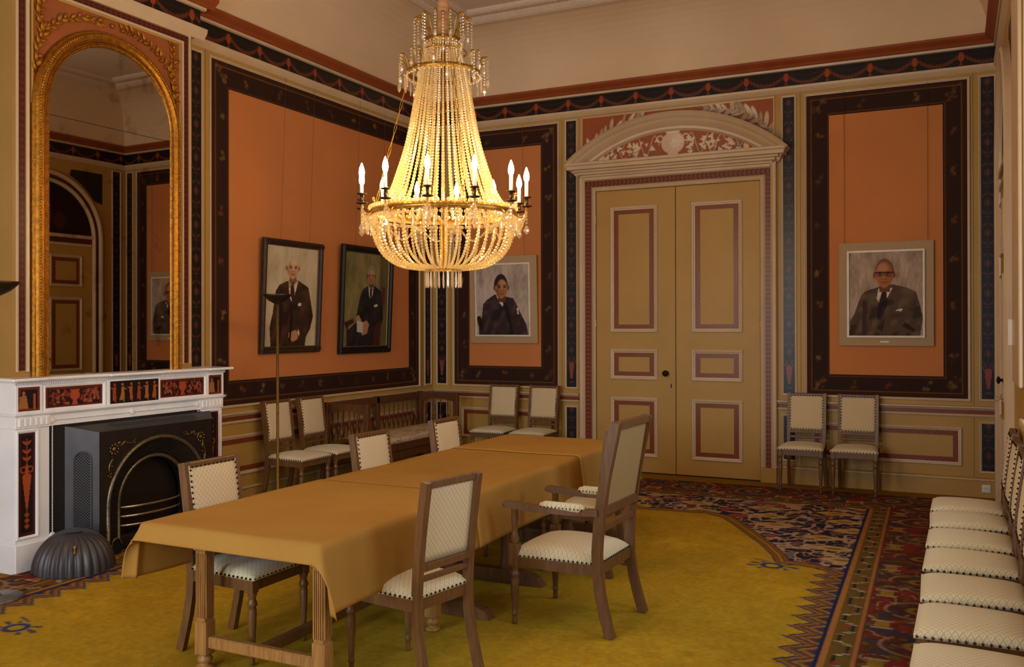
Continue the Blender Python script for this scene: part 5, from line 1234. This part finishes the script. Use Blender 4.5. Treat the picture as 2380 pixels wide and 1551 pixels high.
anchor(se, (.36, -1.39, 0)); se.location.z = .016

# ================================================================ CHANDELIER
CC = Vector((3.09, -5.0, 0)); ch = thing('chandelier', 'large lit crystal bead chandelier with electric candles over the table', 'chandelier', (CC.x, CC.y, 1.97)); CZ = -1.97
def crystal(name, col, tr, cl):
    m = bpy.data.materials.new(name); m.use_nodes = True; N = m.node_tree.nodes; K = m.node_tree.links; N.remove(N['Principled BSDF'])
    a = N.new('ShaderNodeBsdfTranslucent'); a.inputs[0].default_value = (*col, 1); gl = N.new('ShaderNodeBsdfGlossy'); gl.inputs[0].default_value = (1, .93, .8, 1); gl.inputs['Roughness'].default_value = .12
    t = N.new('ShaderNodeBsdfTransparent'); t.inputs[0].default_value = (1, .95, .85, 1); nz = N.new('ShaderNodeTexNoise'); nz.inputs['Scale'].default_value = 90
    m1 = N.new('ShaderNodeMixShader'); m1.inputs[0].default_value = .55; K.new(a.outputs[0], m1.inputs[1]); K.new(gl.outputs[0], m1.inputs[2])
    m2 = N.new('ShaderNodeMixShader'); mp = N.new('ShaderNodeMapRange'); mp.inputs[3].default_value = cl*.5; mp.inputs[4].default_value = min(1, cl*1.5); K.new(nz.outputs[0], mp.inputs[0]); K.new(mp.outputs[0], m2.inputs[0])
    K.new(m1.outputs[0], m2.inputs[1]); K.new(t.outputs[0], m2.inputs[2]); K.new(m2.outputs[0], N['Material Output'].inputs[0]); return m
CRY = crystal('crystal_bead', (1, .89, .58), .5, .36); CLR = crystal('clear_crystal_drop', (.95, .9, .82), .4, .5)
RING = mat('gilt_bronze', (188, 140, 60), .35, .85, var=.2, scale=60)
def bead(mb, p, r, sz=1.):
    n0 = len(mb.sm); mb.ball(p, r, 7, 4, (1, 1, sz)); mb.sm[n0:] = [False]*(len(mb.sm)-n0)
def strand_mesh(path, r0, r1, gap=1.75):
    mb = MB(); P_ = [Vector(p) for p in path]; L_ = [0]
    for a, b in zip(P_, P_[1:]): L_.append(L_[-1]+(b-a).length)
    d = 0; tot = L_[-1]
    while d < tot:
        k = max(i for i in range(len(L_)) if L_[i] <= d); k = min(k, len(P_)-2); q = (d-L_[k])/(L_[k+1]-L_[k]); p = P_[k].lerp(P_[k+1], q); r_ = r0+(r1-r0)*d/tot
        bead(mb, p, r_); d += r_*gap
    return mb
def spin(mb, name, m, count, off=0., parent=None):
    o = mb.build(name, m, parent or ch); o.rotation_euler = (0, 0, off); out = [o]
    for i in range(1, count):
        c = o.copy(); COL.objects.link(c); c.parent = parent or ch; c.rotation_euler = (0, 0, off+2*PI*i/count); out.append(c)
    return out
def smooth_path(pts, n=40):
    pts = [Vector(p) for p in pts]; out = []
    for i in range(n+1):
        t = i/n*(len(pts)-1); k = min(int(t), len(pts)-2); q = t-k; p0, p1, p2, p3 = pts[max(k-1, 0)], pts[k], pts[k+1], pts[min(k+2, len(pts)-1)]
        out.append(.5*((2*p1)+(p2-p0)*q+(2*p0-5*p1+4*p2-p3)*q*q+(3*p1-p0-3*p2+p3)*q**3))
    return out
tent = smooth_path([(.105, 0, 3.56), (.15, 0, 3.38), (.185, 0, 3.20), (.215, 0, 3.03), (.25, 0, 2.87), (.302, 0, 2.70), (.352, 0, 2.57), (.432, 0, 2.45)])
spin(strand_mesh([(p.x, 0, p.z+CZ) for p in tent], .0062, .0125, 2.02), 'bead_strand', CRY, 42)
bowl = smooth_path([(.468, 0, 2.43), (.462, 0, 2.34), (.438, 0, 2.25), (.385, 0, 2.165), (.30, 0, 2.108), (.21, 0, 2.086), (.12, 0, 2.082)])
spin(strand_mesh([(p.x, 0, p.z+CZ) for p in bowl], .0125, .0085, 2.02), 'bowl_strand', CRY, 42, .05)
def hoop(r, z, h, name, w=.006):
    MB().lathe([(r-w, z-h/2+CZ), (r, z-h/2+CZ), (r+.004, z+CZ), (r, z+h/2+CZ), (r-w, z+h/2+CZ), (r-w, z-h/2+CZ)], 64, cap=False).build(name, RING, ch)
hoop(.475, 2.445, .042, 'main_hoop'); hoop(.235, 3.365, .03, 'middle_hoop'); hoop(.115, 2.082, .02, 'bottom_hoop'); hoop(.11, 3.575, .035, 'crown_hoop'); hoop(.155, 3.50, .012, 'upper_hoop')
MB().tube([(0, 0, 2.09+CZ), (0, 0, 3.60+CZ)], .014, 10).build('stem', RING, ch)
mb = MB()
for z, r_, n in ((2.405, .480, 100), (2.475, .478, 90)):
    for i in range(n): a = 2*PI*i/n; bead(mb, (r_*math.cos(a), r_*math.sin(a), z+CZ), .013)
for i in range(40): a = 2*PI*i/40; bead(mb, (.24*math.cos(a), .24*math.sin(a), 3.34+CZ), .008)
mb.build('hoop_beads', CRY, ch, kind='stuff')
# bottom prisms
def prism_drop(r_, z, l, w=.008):
    mb = MB(); bead(mb, (r_, 0, z+CZ+.008), .008); mb.lathe([(.001, 0), (w*.8, .008), (w, l*.3), (w*.6, l*.92), (.001, l)], 6, c=(r_, 0, z-l+CZ), smooth=False, cap=False); return mb
spin(prism_drop(.115, 2.062, .105), 'crystal_prism', CLR, 24)
spin(prism_drop(.498, 2.375, .07, .007), 'crystal_prism', CLR, 48, .02)
spin(prism_drop(.252, 3.335, .09, .006), 'crystal_prism', CLR, 20)
# candle arms
va = math.atan2(-10.15+5.0, 6.106-3.09)
EM = bpy.data.materials.new('lit_bulb'); EM.use_nodes = True; b_ = EM.node_tree.nodes['Principled BSDF']; b_.inputs['Base Color'].default_value = (1, .9, .7, 1); b_.inputs['Emission Color'].default_value = (1, .66, .30, 1); b_.inputs['Emission Strength'].default_value = BULB
WAX = mat('candle_sleeve', (236, 224, 200), .5, var=.02)
arms = spin(MB().tube(smooth_path([(.474, 0, 2.44+CZ), (.50, 0, 2.415+CZ), (.535, 0, 2.43+CZ), (.547, 0, 2.47+CZ), (.547, 0, 2.50+CZ)], 12), .006, 7), 'candle_arm', RING, 12, va+R(-10))
def many(mb, name, m):
    o = None
    for a in arms:
        if o is None: c = mb.build(name, m, a); o = c
        else: c = o.copy(); COL.objects.link(c); c.parent = a
many(MB().lathe([(.006, 2.475+CZ), (.034, 2.482+CZ), (.036, 2.488+CZ), (.012, 2.490+CZ), (.010, 2.535+CZ), (.03, 2.54+CZ), (.031, 2.546+CZ), (.012, 2.548+CZ)], 18, c=(.547, 0, 0)), 'drip_pan', DARKMET)
many(MB().lathe([(.0115, 2.546+CZ), (.0115, 2.642+CZ), (.008, 2.645+CZ)], 12, c=(.547, 0, 0)), 'candle_sleeve', WAX)
many(MB().lathe([(.009, 2.643+CZ), (.016, 2.657+CZ), (.019, 2.675+CZ), (.0155, 2.70+CZ), (.008, 2.722+CZ), (.002, 2.738+CZ)], 12, c=(.547, 0, 0)), 'bulb', EM)
mb = MB()
for i in range(5): bead(mb, (.547, 0, 2.465-.022*i+CZ), .009)
mb.lathe([(.001, 0), (.018, .02), (.02, .03), (.008, .055), (.001, .06)], 8, c=(.547, 0, 2.30+CZ), smooth=False, cap=False); many(mb, 'pendant_drop', CLR)
mb = MB(); mb.ball((.505, 0, 2.385+CZ), .030, 10, 7, (.7, 1, 1)); mb.sm = [False]*len(mb.sm); many(mb, 'crystal_ball', CLR)
# swags from arm to arm, leaf prongs on the hoop
a0, a1 = 0, 2*PI/12; sw = [((.545-.05*math.sin(PI*t))*math.cos(a1*t), (.545-.05*math.sin(PI*t))*math.sin(a1*t), 2.44-.13*math.sin(PI*t)+CZ) for t in np.linspace(0, 1, 20)]
spin(strand_mesh(sw, .009, .009, 1.9), 'swag_strand', CRY, 12, va+R(-10))
def prong(r0, z0, dr, dz, name, cnt, off, dl):
    pts = smooth_path([(r0, 0, z0+CZ), (r0+dr*.2, 0, z0+dz*.55+CZ), (r0+dr*.55, 0, z0+dz+CZ), (r0+dr, 0, z0+dz*.92+CZ)], 12)
    ls = spin(MB().tube(pts, [.005]*9+[.009, .012, .01, .004], 6), name, RING, cnt, off)
    mb = MB(); n = int(dl/.02)
    for i in range(n): bead(mb, (r0+dr, 0, z0+dz*.9-.02*i+CZ), .007)
    mb.lathe([(.001, 0), (.011, .018), (.013, .03), (.005, .055), (.001, .058)], 7, c=(r0+dr, 0, z0+dz*.9-dl-.055+CZ), smooth=False, cap=False)
    spin(mb, 'pendant_string', CLR, cnt, off)
prong(.238, 3.37, .06, .085, 'hoop_leaf', 10, .3, .14); prong(.238, 3.37, .03, .11, 'hoop_leaf', 10, .3+PI/10, .06); prong(.112, 3.58, .085, .13, 'crown_leaf', 10, .2, .20); prong(.112, 3.58, .05, .16, 'crown_leaf', 10, .2+PI/10, .12); prong(.472, 2.46, .012, .10, 'hoop_leaf', 6, va+.25, .03)
mb = MB()
for i in range(24):
    a = 2*PI*i/24; 
    for j in range(3): bead(mb, (.118*math.cos(a), .118*math.sin(a), 3.56-.02*j+CZ), .008)
mb.build('crown_beads', CRY, ch, kind='stuff')
# link chains from the middle hoop to the main hoop
for k, a in enumerate((va-R(104), va+R(16), va+R(136))):
    mb = MB(); p0, p1 = Vector((.235*math.cos(a), .235*math.sin(a), 3.365+CZ)), Vector((.475*math.cos(a), .475*math.sin(a), 2.46+CZ)); n = 12
    for i in range(n):
        q0 = p0.lerp(p1, i/n); q1 = p0.lerp(p1, (i+1.12)/n); d = (q1-q0); sd = d.cross(Vector((0, 0, 1))).normalized() if i % 2 else d.cross(d.cross(Vector((0, 0, 1)))).normalized()
        mb.tube([q0+d*(.5-.5*math.cos(t))+sd*.007*math.sin(t) for t in np.linspace(0, 2*PI, 13)[:-1]], .0022, 5, True)
    mb.build('link_chain', RING, ch)
MB().lathe([(.045, 3.585), (.05, 3.62), (.043, 3.66), (.036, 3.72), (.038, 3.80), (.033, 3.9), (.036, 4.1), (.033, 4.4), (.036, 4.8), (.034, 5.2), (.06, 5.25), (.07, CT)], 14, c=(0, 0, CZ)).build('silk_sleeve', mat('peach_silk', (206, 140, 88), .6, var=.2, scale=12, stretch=(1, 1, 4)), ch)
